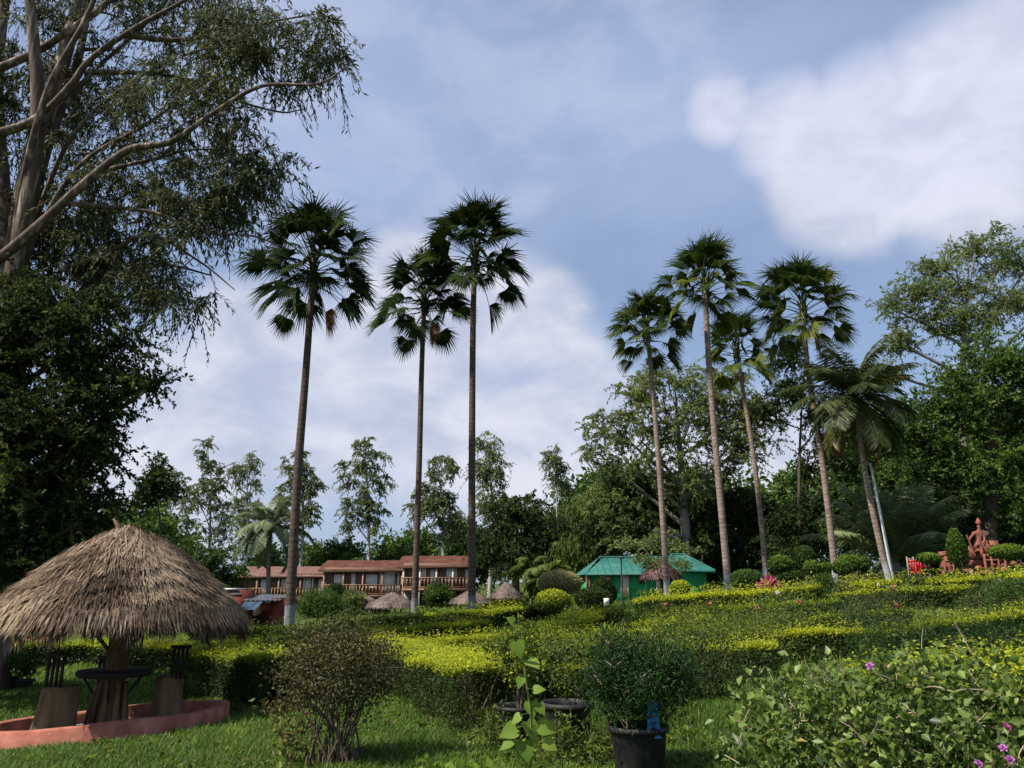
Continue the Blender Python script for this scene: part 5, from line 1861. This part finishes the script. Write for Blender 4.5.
# ================================================================== BEDS: shrubs and roses on the terraces
rsb = np.random.default_rng(77)
SHR = [
    ('dark fine leaved mound across the centre of the right terrace', 845, 645, 1.7, 1.0, .85, M_FERN, .5),
    ('upright dark shrub at the left end of the coconut palm hedge', 826, 607, .45, .45, .95, M_LUSH, .4),
    ('dark leafy shrub at the extreme right edge above the yellow hedge', 1018, 628, .6, .5, 1.0, M_LUSH, .4),
    ('low dark green spreading plant right of the yellow ragged hedge', 985, 655, .9, .7, .45, M_FERN, .45),
    ('yellow green fluffy shrub behind the bougainvillea left end', 745, 668, .8, .6, .6, M_HEDGE_G, .65),
    ('soft olive shrub in the middle of the beds above the fern pot', 680, 655, .8, .6, .7, M_HEDGE_G, .6),
    ('light green shrub beside the stem of the heart leaved seedling', 556, 682, .6, .5, .9, M_HEDGE, .5),
    ('reddish twiggy shrub on the grassy terrace under the whitewashed palm', 868, 626, .55, .5, .6, M_TWIGL, .5),
    ('pale green shrub at the left of the rose terrace', 715, 637, .7, .5, .55, M_HEDGE_G, .7),
    ('loose fern like shrub in front of the red topped rose', 905, 662, .8, .5, .5, M_FERN, .7),
    ('olive shrub below the flat topped yellow green shrub', 520, 622, .6, .5, .5, M_HEDGE_G, .55),
    ('dark low shrub beside the straightest palm foot', 508, 624, .5, .5, .5, M_LUSH, .4),
    ('small green shrub near the foot of the second palm', 428, 622, .5, .5, .5, M_LUSH, .5),
    ('dense green shrub mass in front of the left wing of the lodge', 318, 618, 1.6, 1.0, 1.5, M_LUSH, .4),
    ('tall dark shrub before the lodge balcony between kiosk and huts', 335, 614, .9, .9, 2.2, M_DARK, .5),
    ('climbing green shrub against the right wing of the lodge', 437, 608, 1.1, .9, 2.2, M_LUSH, .5),
    ('rounded green shrub between the lodge and the grey hut', 452, 607, .9, .8, 1.3, M_LUSH, .4),
    ('olive bush left of the overlapping huts', 352, 615, .9, .8, 1.6, M_ALB, .4),
    ('broad yellowish shrub in the bed just above the black pots', 600, 668, .8, .6, .65, M_HEDGE, .6),
    ('added dark leafy shrub standing in for shadow between the fern pot and the bougainvillea', 712, 705, .7, .6, .8, M_DARK, .45),  # shrub added here, its dark leaves replace a shadow
    ('loose yellow green shrub right behind the fern bush', 690, 672, .9, .7, .7, M_HEDGE_G, .6),
    ('green feathery shrub above the left end of the bougainvillea', 735, 660, .9, .7, .8, M_HEDGE_G, .68),
    ('olive tangled shrub between the feathery shrub and the dark fine leaved mound', 775, 652, .9, .7, .7, M_HEDGE_G, .62),
    ('yellow tipped shrub left of the fern bush in the middle bed', 628, 664, .7, .5, .65, M_HEDGE, .62),
    ('dark green shrub at the back of the loose green hedge', 640, 640, .8, .5, .5, M_LUSH, .45),
    ('dull green shrub on the slope below the short yellow green hedge', 590, 628, .8, .5, .5, M_HEDGE_G, .5),
    ('fresh green shrub under the low yellow edged hedge', 690, 628, .8, .5, .45, M_HEDGE, .55),
    ('tufted green shrub between the low yellow edged hedge and the roses', 660, 632, .9, .5, .35, M_HEDGE_G, .6),
]
for k, (lab, px, py, rx, ry, hz, mt, tb) in enumerate(SHR):
    g = G(px, py)[0]
    if np.isnan(g).any():
        print('no ground', lab)
        continue
    lf = max(.04, g[1] * .0027)
    bush('garden_shrub', lab, g, rx, ry, hz, 300 + k, mt, ncl=int(40 + 24 * rx), nlf=100, leaf=lf * (1.0 if mt is not M_FERN else 1.1), lw=.5 if mt is not M_FERN else .22, clump=max(.16, rx * .3),
         group='shrubs in the garden beds', stem_r=.012, tb=tb, z0=.05)

ROSE = [
    ('rose bush with a red bloom on the grass terrace right of the cottage palm', 757, 634, 'S'), ('rose bush with one salmon bloom left of the dark fine leaved mound', 800, 640, 'S'),
    ('rose bush with a cream bloom low in the centre bed', 680, 640, 'W'), ('rose bush with pink bloom beside the broad dark mound', 705, 628, 'S'),
    ('rose bush with a salmon bloom below the leaning coconut palm', 893, 612, 'S'), ('rose bush with a red bloom at the right of the bougainvillea', 905, 660, 'S'),
    ('rose bush with pale bloom near the flat terrace centre', 884, 605, 'W'), ('rose bush with two blooms before the leafy cone shrub', 975, 592, 'SW'),
    ('rose bush with dark red bloom at the foot of the cone shrub', 958, 590, 'S'), ('rose bush with pale flowers under the wide mushroom shrub', 1005, 588, 'WS'),
    ('leggy bare rose bush on the light grass at the right', 985, 620, ''), ('rose bush with cream bloom near the column shrub', 792, 612, 'W'),
    ('low reddish rose bush left of the ragged yellow hedge', 862, 640, ''), ('small rose bush with tiny cream bloom left of the low yellow edged hedge', 618, 630, 'W'),
    ('rose bush with a coral bloom by the olive shrub above the fern pot', 665, 629, 'S'), ('thin rose bush beside the upright dark shrub', 850, 612, ''),
    ('rose bush with faded flower before the yellow hedge at the far right', 1000, 604, 'W'), ('low rose bush with pink buds below the coconut palm hedge', 915, 598, 'S'),
    ('sparse rose bush in front of the straight yellow topped hedge', 725, 612, ''), ('rose bush with a pale pink bloom near the pale yellow row', 775, 622, 'W'),
]
for k, (lab, px, py, fl) in enumerate(ROSE):
    g = G(px, py)[0]
    if np.isnan(g).any():
        print('no ground', lab)
        continue
    rs = np.random.default_rng(400 + k)
    hz = rs.uniform(.55, .8)
    fw = [g + (rs.uniform(-.15, .15), -.12 + rs.uniform(-.1, .05), hz * rs.uniform(.9, 1.08)) for _ in fl]
    bush('rose_bush', lab, g, .38, .38, hz, 400 + k, M_ROSE, ncl=26, nlf=26, leaf=max(.05, g[1] * .0032), lw=.6, clump=.13, group='rose bushes on the terraces', cat='rose bush',
         flowers=fw, fm=[M_PETAL_S if c == 'S' else M_PETAL_W for c in fl] or None, flower_r=.065, flower_name='rose_bloom', nst=6, stem_r=.009, z0=.15)

# small bedding plants between the rows
rs = np.random.default_rng(91)
kinds = [M_ROSE, M_HEDGE_G, M_FERN, M_LUSH, M_TWIGL]
nb = 0
while nb < 46:
    px, py = rs.uniform(470, 1040), rs.uniform(588, 655)
    if py < 640 - (px - 470) * .09:
        continue
    g = G(px, py)[0]
    if np.isnan(g).any() or g[1] > 40:
        continue
    q = rs.uniform(.7, 1.3)
    bush('bedding_plant', 'small leafy bedding plant in the grass between the terrace hedges', g, .34 * q, .3 * q, .42 * q, 700 + nb, kinds[rs.integers(5)], ncl=16, nlf=24,
         leaf=max(.045, g[1] * .003), lw=rs.choice([.3, .6]), clump=.15, group='bedding plants on the terraces', cat='plant', nst=4, stem_r=.007, tb=rs.uniform(.4, .7), z0=.05)
    nb += 1

# ================================================================== FOREGROUND
def pot(name, label, px, py, wpx, hpx, Y=None, flare=.82, group='black plastic plant pots'):
    """a flared tub with a rolled rim, earth inside"""
    g = G(px, py)[0]
    S = g[1] / F * 1.03
    r, h = wpx * S / 2, hpx * S
    t = thing(name, g, label, 'plant pot', group)
    m = MB()
    m.lathe([(.02, .0), (r * flare * .95, 0), (r * flare, .02), (r * .95, h * .86), (r * .97, h * .88), (r * 1.05, h * .89), (r * 1.07, h * .93), (r * 1.05, h), (r * .97, h), (r * .94, h * .9), (r * .92, h * .8)], g, 30)
    m.build('tub', M_POT, t, False)
    m = MB()
    rs = np.random.default_rng(int(px))
    m.lathe([(.0, h * .84), (r * .3, h * .86), (r * .6, h * .83), (r * .93, h * .82)], g, 20)
    m.build('soil', M_SOIL, t, True)
    return g, r, h


g1, r1, h1 = pot('plant_pot', 'black pot half hidden behind the larger one beside the heart leaved seedling', 518, 741, 40, 30)
g2, r2, h2 = pot('plant_pot', 'wide black pot standing right of the heart leaved seedling', 568, 751, 45, 41)
g3, r3, h3 = pot('plant_pot', 'black pot holding the bare branched fern bush and blue tag', 640, 776, 52, 42)
g4, r4, h4 = pot('plant_pot', 'black pot in the shade at the corner of the lawn hedge', 277, 700, 20, 20)
g5, r5, h5 = pot('plant_pot', 'black pot by the path at the far left edge', 9, 688, 16, 10)
g6, r6, h6 = pot('plant_pot', 'small black pot on the path side nearer the left log seat', 24, 690, 14, 9)

# plants in the pots (they rest in the pots: things of their own)
bush('potted_shrub', 'leafy yellow green shrub growing in the half hidden black pot', g1 + (0, 0, h1 * .8), .30, .25, 1.05, 501, M_HEDGE, ncl=40, nlf=34, leaf=.045, clump=.12, z0=.3, nst=2, base_spread=.05, stem_r=.02, tb=.5)
bush('potted_shrub', 'thin twiggy shrub in the wide black pot', g2 + (0, 0, h2 * .8), .28, .25, .85, 502, M_HEDGE_G, ncl=26, nlf=26, leaf=.04, clump=.11, z0=.2, nst=3, base_spread=.1, stem_r=.01, tb=.5)
bush('fern_bush', 'dark dome of fine foliage over bare twisted branches in a black pot', g3 + (0, 0, h3 * .7), .46, .40, .86, 503, M_FERN, ncl=130, nlf=110, leaf=.055, lw=.2, clump=.14, z0=.18, nst=6, base_spread=.2, stem_r=.016, tb=.5, twigs=45)
bush('potted_shrub', 'dark bushy plant in the shaded pot at the lawn hedge corner', g4 + (0, 0, h4 * .8), .38, .34, .8, 504, M_DARK, ncl=36, nlf=40, leaf=.06, clump=.14, z0=.1, nst=3, tb=.4)
bush('potted_shrub', 'small leafy plant in the pot at the far left edge', g5 + (0, 0, h5 * .8), .32, .3, .6, 505, M_LUSH, ncl=22, nlf=30, leaf=.07, clump=.13, z0=.1, nst=3, tb=.5)
bush('potted_shrub', 'small dark plant in the pot nearer the left log seat', g6 + (0, 0, h6 * .8), .25, .25, .5, 506, M_DARK, ncl=18, nlf=26, leaf=.07, clump=.12, z0=.1, nst=3, tb=.5)


def blue_tag():
    b = g3 + np.array((.10, -r3 * .84, h3 * .82))
    m = MB()
    S = b[1] / F
    w, h = 11.5 * S, 32 * S
    rs = np.random.default_rng(3)
    n = 9
    zs = np.linspace(0, h, n)
    ww = w / 2 * (1 + .10 * rs.normal(size=n))
    y = .012 * np.sin(zs * 14)
    fr = np.stack([-ww, y - .004, zs], -1)
    fl = np.stack([ww, y - .004, zs], -1)
    for off, flip in ((0, False), (.008, True)):
        v = np.stack([fr + (0, off, 0), fl + (0, off, 0)], 1).reshape(-1, 3) + b
        i = np.arange(n - 1) * 2
        f = np.stack([i, i + 1, i + 3, i + 2], -1)
        m.add(v, f[:, ::-1] if flip else f)
    for sgn in (fr, fl):
        v = np.stack([sgn, sgn + (0, .008, 0)], 1).reshape(-1, 3) + b
        m.add(v, np.stack([i, i + 1, i + 3, i + 2], -1))
    # dark worn stamps left on the strip
    for zc in (.28, .45, .60, .74):
        m.box(b + (rs.uniform(-.01, .01), -.012, zc * h), (w * .35, .004, h * .05), mat=1)
    o = m.build('plant_tag', [M_TAG, M_IRON], None, origin=b)
    tag(o, 'upright blue plastic strip stuck in the soil of the fern bush pot', 'plant tag')


blue_tag()


def seedling():
    """heart leaved sapling standing close to the camera"""
    rs = np.random.default_rng(12)
    Y = 5.0
    b = base_at(530, Y)
    t = thing('heart_leaf_seedling', b, 'slender seedling with big fresh heart shaped leaves close to the camera', 'seedling')
    pts = [b - (0, 0, .05), P(530, 790, Y), P(531, 720, Y), P(526, 680, Y), P(521, 640, Y), P(518, 612, Y)]
    sl_ = smooth_line(pts, 40)
    m = MB()
    m.tube(sl_, np.linspace(.011, .004, len(sl_)), 6)
    f = MB()

    def heart(base, ax, up, L, tint):
        ax = unit(ax)
        sd = unit(np.cross(ax, up))
        up = np.cross(sd, ax)
        o = [(0, 0.0), (.30, -.12), (.47, .08), (.46, .32), (.30, .60), (.10, .86), (0, 1.04)]
        n = len(o)
        mid = np.stack([base + ax * L * y - up * L * (.10 * y * y) for x, y in o])
        mid[0] = base
        mid[1] = base + ax * L * .06
        lf = np.stack([base + ax * L * y + sd * L * x + up * L * (.16 * x - .12 * y * y) for x, y in o])
        rt = np.stack([base + ax * L * y - sd * L * x + up * L * (.16 * x - .12 * y * y) for x, y in o])
        v = np.concatenate([mid, lf, rt])
        fa = []
        for i in range(n - 1):
            fa.append((i, n + i, n + i + 1, i + 1))
            fa.append((i, i + 1, 2 * n + i + 1, 2 * n + i))
        f.add(v, fa, tint)
    # leaves at picture places: (x, y, length px, direction right, down)
    LV = [(517, 642, 26, .1, -1), (528, 660, 24, .8, -.5), (521, 678, 16, -.3, -.9), (531, 702, 24, .3, -1), (520, 716, 18, -.7, -.6), (538, 705, 18, .7, -.7), (527, 722, 34, .35, -.9),
          (516, 728, 28, -.9, -.5), (540, 726, 26, .9, -.4), (524, 742, 32, .1, -1), (512, 742, 22, -.8, -.5), (545, 742, 22, .9, -.4), (518, 628, 14, .5, -.2), (514, 622, 14, -.5, .3), (534, 690, 18, .9, .1)]
    for (x, y, L, dx, dz) in LV:
        p = P(x, y, Y + rs.uniform(-.05, .02))
        j = int(np.argmin(np.linalg.norm(sl_ - p, axis=1)))
        ax = np.array((dx, rs.uniform(-.5, -.1), dz)) + rs.normal(size=3) * .1
        m.tube(curve(sl_[j], (sl_[j] + p) / 2 + (0, 0, .012), p, 5), [.003, .0025, .002, .002, .002], 4, cap=False)
        heart(p, ax, np.array((0, -.75, .55)) + rs.normal(size=3) * .3, L * .62 * Y / F, np.clip(.55 + rs.normal() * .22, 0, 1))
    m.build('stem', M_GSTEM, t)
    f.build('leaves', M_HEART, t, True)


seedling()

# the twiggy bush on the lawn
g = G(335, 766)[0]
bush('twiggy_bush', 'bare stemmed twiggy bush with small olive leaves on the front lawn', g, .64, .55, 1.30, 601, M_TWIGL, ncl=190, nlf=48, leaf=.04, lw=.5, clump=.14, z0=.36, nst=30, base_spread=.42, stem_r=.012, tb=.40, tvar=.16)
bush('weed_plant', 'scraggly weed with orange tinged leaves left of the twiggy bush', G(288, 766)[0], .30, .25, .66, 602, M_TWIGL, ncl=24, nlf=16, leaf=.06, lw=.5, clump=.12, z0=.2, nst=6, stem_r=.006, tb=.75)
bush('weed_plant', 'broad leaved yellow green weed at the bottom edge left of the seedling', base_at(455, 6.4), .34, .25, .30, 603, M_HEART, ncl=14, nlf=8, leaf=.09, lw=.7, clump=.10, z0=.2, nst=4, stem_r=.005, tb=.4)
bush('weed_plant', 'pale green sprig at the bottom edge in front of the fern bush pot', base_at(630, 5.2), .30, .2, .42, 604, M_HEDGE, ncl=20, nlf=14, leaf=.04, lw=.6, clump=.08, z0=.3, nst=5, stem_r=.005, tb=.6)

for k, (px, py, lab) in enumerate(((556, 764, 'tuft of tall weeds in front of the wide black pot'), (607, 766, 'tuft of tall weeds at the left of the fern bush pot'), (502, 752, 'small weeds in front of the half hidden black pot'))):
    bush('weed_plant', lab, G(px, py)[0], .32, .22, .40, 620 + k, M_HEDGE_G, ncl=34, nlf=16, leaf=.06, lw=.35, clump=.10, z0=.05, nst=6, stem_r=.004, tb=.55)


def fallen_leaves():
    rs = np.random.default_rng(55)
    g = grass_points(rs, 900, 0, 620, 690, 790)
    n = len(g)
    ax = rand_dirs(rs, n) * (1, 1, .15)
    m = MB()
    m.leaves(g + (0, 0, .035), ax, np.repeat([[0, 0, 1.0]], n, 0) + rand_dirs(rs, n) * .4, rs.uniform(.03, .075, n), rs.uniform(.012, .03, n), rs.random(n))
    tag(m.build('fallen_leaves', M_DRYF), 'dry brown leaves scattered over the lawn', 'leaves', kind='stuff')


fallen_leaves()


def lawn_weeds():
    rs = np.random.default_rng(58)
    g = grass_points(rs, 420, -40, 720, 680, 800)
    g = g[np.hypot(g[:, 0] - RING_C[0], g[:, 1] - RING_C[1]) > 2.1]
    k = 9
    c = np.repeat(g, k, 0)
    n = len(c)
    ax = rand_dirs(rs, n)
    ax[:, 2] = rs.uniform(.15, .7, n)
    m = MB()
    L = np.repeat(rs.uniform(.05, .13, len(g)), k) * rs.uniform(.7, 1.2, n)
    m.leaves(c + (0, 0, .02), ax, np.repeat([[0, 0, 1.0]], n, 0) + rand_dirs(rs, n) * .3, L, L * .42, np.clip(.5 + .25 * rs.normal(size=n), 0, 1))
    tag(m.build('lawn_weeds', M_HEDGE_G), 'small broad leaved weeds among the lawn grass', 'weeds', kind='stuff')


lawn_weeds()

# bougainvillea
def bougainvillea():
    b = base_at(950, 4.6)
    fl = [(870, 666, 4.0, 'M'), (1006, 727, 3.7, 'P'), (1003, 748, 3.7, 'M'), (978, 764, 3.6, 'M'), (1010, 760, 3.6, 'M')]
    pts = [P(x, y, Y) for x, y, Y, c in fl]
    t = bush('bougainvillea_hedge', 'leafy bougainvillea bush with pale woody stems and a few pink bracts in the right foreground', b, 1.18, .75, 1.06, 611, M_BOUG, ncl=330, nlf=36, leaf=.052, lw=.68, clump=.13, z0=.0, nst=30,
             base_spread=.8, stem_r=.011, tb=.42, flowers=pts, fm=[M_PETAL_M if c == 'M' else M_PETAL_P for x, y, Y, c in fl], flower_r=.026, flower_name='pink_bract', twigs=120, cat='bush')
    b2 = base_at(1040, 4.4)
    return t


bougainvillea()

# ================================================================== SMALL THINGS AT THE BACK
def pole():
    Y = 38.5
    b = base_at(894, Y)
    top = P(870, 462, Y)
    t = thing('pole', b, 'tall pale leaning pole beside the coconut palm trunk', 'pole')
    m = MB()
    m.tube([b - (0, 0, .4), (b + top) / 2, top], [.085, .07, .055], 10)
    m.build('shaft', M_POLE, t, True)
    m = MB()
    m.lathe([(.0, .05), (.05, .04), (.07, 0), (.06, -.06)], top, 10)
    m.build('cap', M_IRON, t)


pole()


def lamp_post():
    Y = 42.0
    top = P(621, 558, Y)
    b = np.array((top[0], Y, float(gz(top[0], Y))))
    t = thing('lamp_post', b, 'thin dark iron post in front of the left part of the green cottage', 'post')
    m = MB()
    m.tube([b - (0, 0, .3), b + (0, 0, .4), top], [.06, .045, .035], 8)
    m.build('shaft', M_IRON, t)
    m = MB()
    m.box(top + (0, 0, .02), (.28, .16, .10))
    m.build('head', M_IRON, t)


lamp_post()


def sign_board():
    Y = 29
    c = P(606.5, 602, Y)
    b = np.array((c[0], Y, float(gz(c[0], Y))))
    t = thing('notice_board', b, 'small white board on a dark stake among the shrubs before the cottage', 'sign')
    m = MB()
    m.box((c[0], Y, c[2]), (5 * Y / F, .04, 7 * Y / F))
    m.build('panel', M_WHITE, t)
    m = MB()
    m.tube([b - (0, 0, .2), (c[0], Y + .05, c[2] + .1)], .03, 6)
    m.build('stake', M_IRON, t)


sign_board()
for k, (px, top_, Y, lab) in enumerate(((646, 556, 43, 'slender sapling with a sparse crown in front of the teal roof'), (676, 560, 44, 'second thin sapling close to the cottage palm trunk'))):
    tree('young_sapling', lab, Y, base_at(px, Y), .035, [(px - 2, top_ + 4, 14, 6), (px + 6, top_ + 9, 9, 5)], 90 + k, M_ALB, M_BARK, ncl=16, nlf=22, leaf=.2, clump=.4, flat=.4, twig_r=.012, group='saplings before the cottage')


def red_chair():
    Y = 31.5
    c = P(920.5, 573, Y)
    b = np.array((c[0], Y, float(gz(c[0], Y))))
    t = thing('plastic_chair', b, 'red plastic chair beside the green mushroom shrub', 'chair')
    zt = P(920, 560, Y)[2]
    h = max(.8, zt - b[2])
    k = h / .82
    m = MB()
    m.box(b + (0, 0, .43 * k), (.44 * k, .42 * k, .05))
    m.build('seat', M_REDP, t)
    m = MB()
    for q in (-.16, -.08, 0, .08, .16):
        m.box(b + (q * k, .21 * k, .63 * k), (.05 * k, .03, .38 * k))
    m.box(b + (0, .212 * k, .80 * k), (.42 * k, .04, .08))
    m.build('backrest', M_REDP, t)
    for x in (-.19, .19):
        m = MB()
        m.box(b + (x * k * 1.15, .0, .62 * k), (.05, .40 * k, .04))
        m.box(b + (x * k * 1.15, -.18 * k, .52 * k), (.045, .05, .2 * k))
        m.build('armrest', M_REDP, t)
        for y in (-.18, .19):
            m = MB()
            m.tube([b + (x * k * 1.1, y * k * 1.1, -.03), b + (x * k, y * k, .41 * k)], [.022, .032], 6)
            m.build('leg', M_REDP, t)
    # wooden ladder-back frame beside it
    c = P(914, 572, Y + .6)
    b = np.array((c[0], Y + .6, float(gz(c[0], Y + .6))))
    t = thing('wooden_chair', b, 'weathered wooden ladder back chair left of the red plastic chair', 'chair')
    zt = P(914, 556.5, Y + .6)[2]
    for x in (-.12, .14):
        m = MB()
        m.box((b[0] + x, b[1] + .2, (b[2] + zt) / 2), (.045, .045, zt - b[2]))
        m.build('rear_post', M_PLINTH, t)
        m = MB()
        m.box((b[0] + x, b[1] - .2, b[2] + .22), (.045, .045, .44))
        m.build('front_leg', M_PLINTH, t)
    m = MB()
    for z in (.6, .75, .92):
        m.box((b[0] + .01, b[1] + .2, b[2] + z * (zt - b[2])), (.24, .025, .06))
    m.build('slats', M_PLINTH, t)
    m = MB()
    m.box((b[0] + .01, b[1], b[2] + .45), (.34, .46, .035))
    m.build('seat', M_PLINTH, t)


red_chair()


def statue():
    rs = np.random.default_rng(17)
    Y = 35.5
    S = Y / F
    c = P(975, 572, Y)
    b = np.array((c[0], Y, float(gz(c[0], Y))))
    t = thing('statue', b, 'terracotta red statue of a figure with a staff on a stepped rock base', 'statue')
    # stepped base of irregular rocks
    m = MB()
    top = [(946, 958, 552), (955, 968, 558), (962, 1000, 560), (966, 992, 552), (982, 1003, 548), (984, 994, 541)]
    for (p, q, y) in top:
        a, e = P(p, y, Y), P(q, y, Y)
        for k in range(20):
            w = rs.uniform(.14, .42)
            x = rs.uniform(a[0], e[0])
            z = rs.uniform(b[2] - .1, a[2] - .12)
            mm = rand_dirs(rs, 1)[0] * .2
            n = 10
            d = rand_dirs(rs, 40)
            ico = [(0, .2), (.75, .12), (1, .45), (.9, .8), (.45, 1.0), (0, 1.02)]
            m.lathe([(r_ * w * .8, h_ * w * .8) for r_, h_ in ico], (x, Y + rs.uniform(-.5, .5), z - .1), 7, rs.random(), squash=(rs.uniform(.8, 1.3), rs.uniform(.8, 1.2)))
    for (p, q, y) in top:                              # ledges
        a, e = P(p, y, Y), P(q, y, Y)
        m.box(((a[0] + e[0]) / 2, Y + .1, (b[2] - .2 + a[2]) / 2), (e[0] - a[0], .9, a[2] - b[2] + .2), rz=rs.normal() * .05)
        for z in np.arange(b[2] + .25, a[2] + .02, .28):
            m.box(((a[0] + e[0]) / 2, Y + .08, z), (e[0] - a[0] + .12, 1.02, .07), rz=rs.normal() * .03)
    m.build('rock_base', M_ROCK, t)
    for (x0_, x1_, y0_) in ((984, 1004, 555), (944, 957, 561)):
        rl = MB()
        a, e = P(x0_, y0_, Y - .75), P(x1_, y0_, Y - .75)
        for zz in (0, -.22):
            rl.box(((a[0] + e[0]) / 2, Y - .75, a[2] + zz), (e[0] - a[0], .06, .07))
        for xx in np.linspace(a[0], e[0], 4):
            rl.box((xx, Y - .75, (a[2] + b[2]) / 2 - .1), (.08, .07, a[2] - b[2] + .3))
        rl.build('railing', M_ROCK, t)
    for (x_, y_, r_) in ((987, 547, .14), (991, 552, .17), (964, 556, .15), (953, 554, .14), (999, 555, .12), (970, 551, .12)):
        kb = MB()
        c_ = P(x_, y_, Y - .5)
        kb.lathe([(.0, -.35), (r_ * .9, -.25), (r_ * 1.1, 0), (r_ * .7, r_ * .8), (r_ * .35, r_ * 1.1), (r_ * .42, r_ * 1.5), (r_ * .2, r_ * 1.9), (0, r_ * 2)], c_, 9, rs.random(), squash=(1.2, .8))
        kb.build('carved_boulder', M_ROCK, t)
    # the figure
    q = lambda x, y, d=0.: P(x, y, Y - .35 + d)
    V = [q(978, 544), q(978.5, 538), q(979, 532.5), q(979.3, 530), q(979, 527), q(978.6, 523.5),
         q(974.5, 533), q(970.5, 537.5, -.2), q(969, 541.5, -.35), q(983, 533.5), q(984.8, 539, -.1), q(983, 544, -.25),
         q(975, 546.5, -.2), q(972.5, 552, -.3), q(973.5, 558.5, -.2), q(981, 547, -.15), q(982, 553, -.25), q(981.5, 559, -.1)]
    E = [(0, 1), (1, 2), (2, 3), (3, 4), (4, 5), (2, 6), (6, 7), (7, 8), (2, 9), (9, 10), (10, 11), (0, 12), (12, 13), (13, 14), (0, 15), (15, 16), (16, 17)]
    Rr = [.82 * q_ for q_ in [.16, .15, .17, .065, .11, .09, .085, .06, .05, .085, .06, .05, .11, .085, .06, .11, .085, .06]]
    me = bpy.data.meshes.new('figure')
    org = np.array(t['_o'])
    me.from_pydata([tuple(v - org) for v in V], E, [])
    me.materials.append(M_TERRA)
    o = bpy.data.objects.new('figure', me)
    COL.objects.link(o)
    o.parent = t
    o.modifiers.new('skin', 'SKIN').use_smooth_shade = True
    for i, r_ in enumerate(Rr):
        me.skin_vertices[0].data[i].radius = (r_, r_)
        me.skin_vertices[0].data[i].use_root = (i == 0)
    o.modifiers.new('subsurf', 'SUBSURF').levels = 2
    o['_o'] = [float(z) for z in org]
    m = MB()
    m.lathe([(.115, 0), (.12, .05), (.08, .16), (.03, .25), (.0, .28)], q(978.6, 523.8), 12)
    m.build('crown', M_TERRA, t, True)
    m = MB()
    m.tube([q(966.5, 535, -.4), q(975.5, 556, -.45)], [.04, .03], 7)
    m.build('staff', M_TERRA, t)


statue()

# a low terracotta wall far left behind the shelter
def low_wall():
    Y = 27.0
    a, e = base_at(-40, Y), base_at(62, Y - 1)
    m = MB()
    n = 14
    for i in range(n):
        u0, u1 = i / n, (i + 1) / n
        p = a + (e - a) * (u0 + u1) / 2
        z = float(gz(p[0], p[1]))
        m.box((p[0], p[1], z + .2), (np.linalg.norm(e - a) / n - .004, .22, .52), rz=math.atan2(e[1] - a[1], e[0] - a[0]))
    o = m.build('garden_wall', M_KERB, None, origin=(a + e) / 2)
    tag(o, 'low terracotta coloured garden wall beyond the path at the far left', 'wall')


low_wall()
b = base_at(207, 15.5)
tree('young_sapling', 'thin dark sapling at the right eave of the thatched shelter', 15.5, b, .06, [(205, 628, 12, 8), (212, 622, 8, 6)], 95, M_DARK, M_BARK, ncl=14, nlf=30, leaf=.12, clump=.2, twig_r=.012)

for o in list(bpy.data.objects):
    if '_o' in o:
        del o['_o']
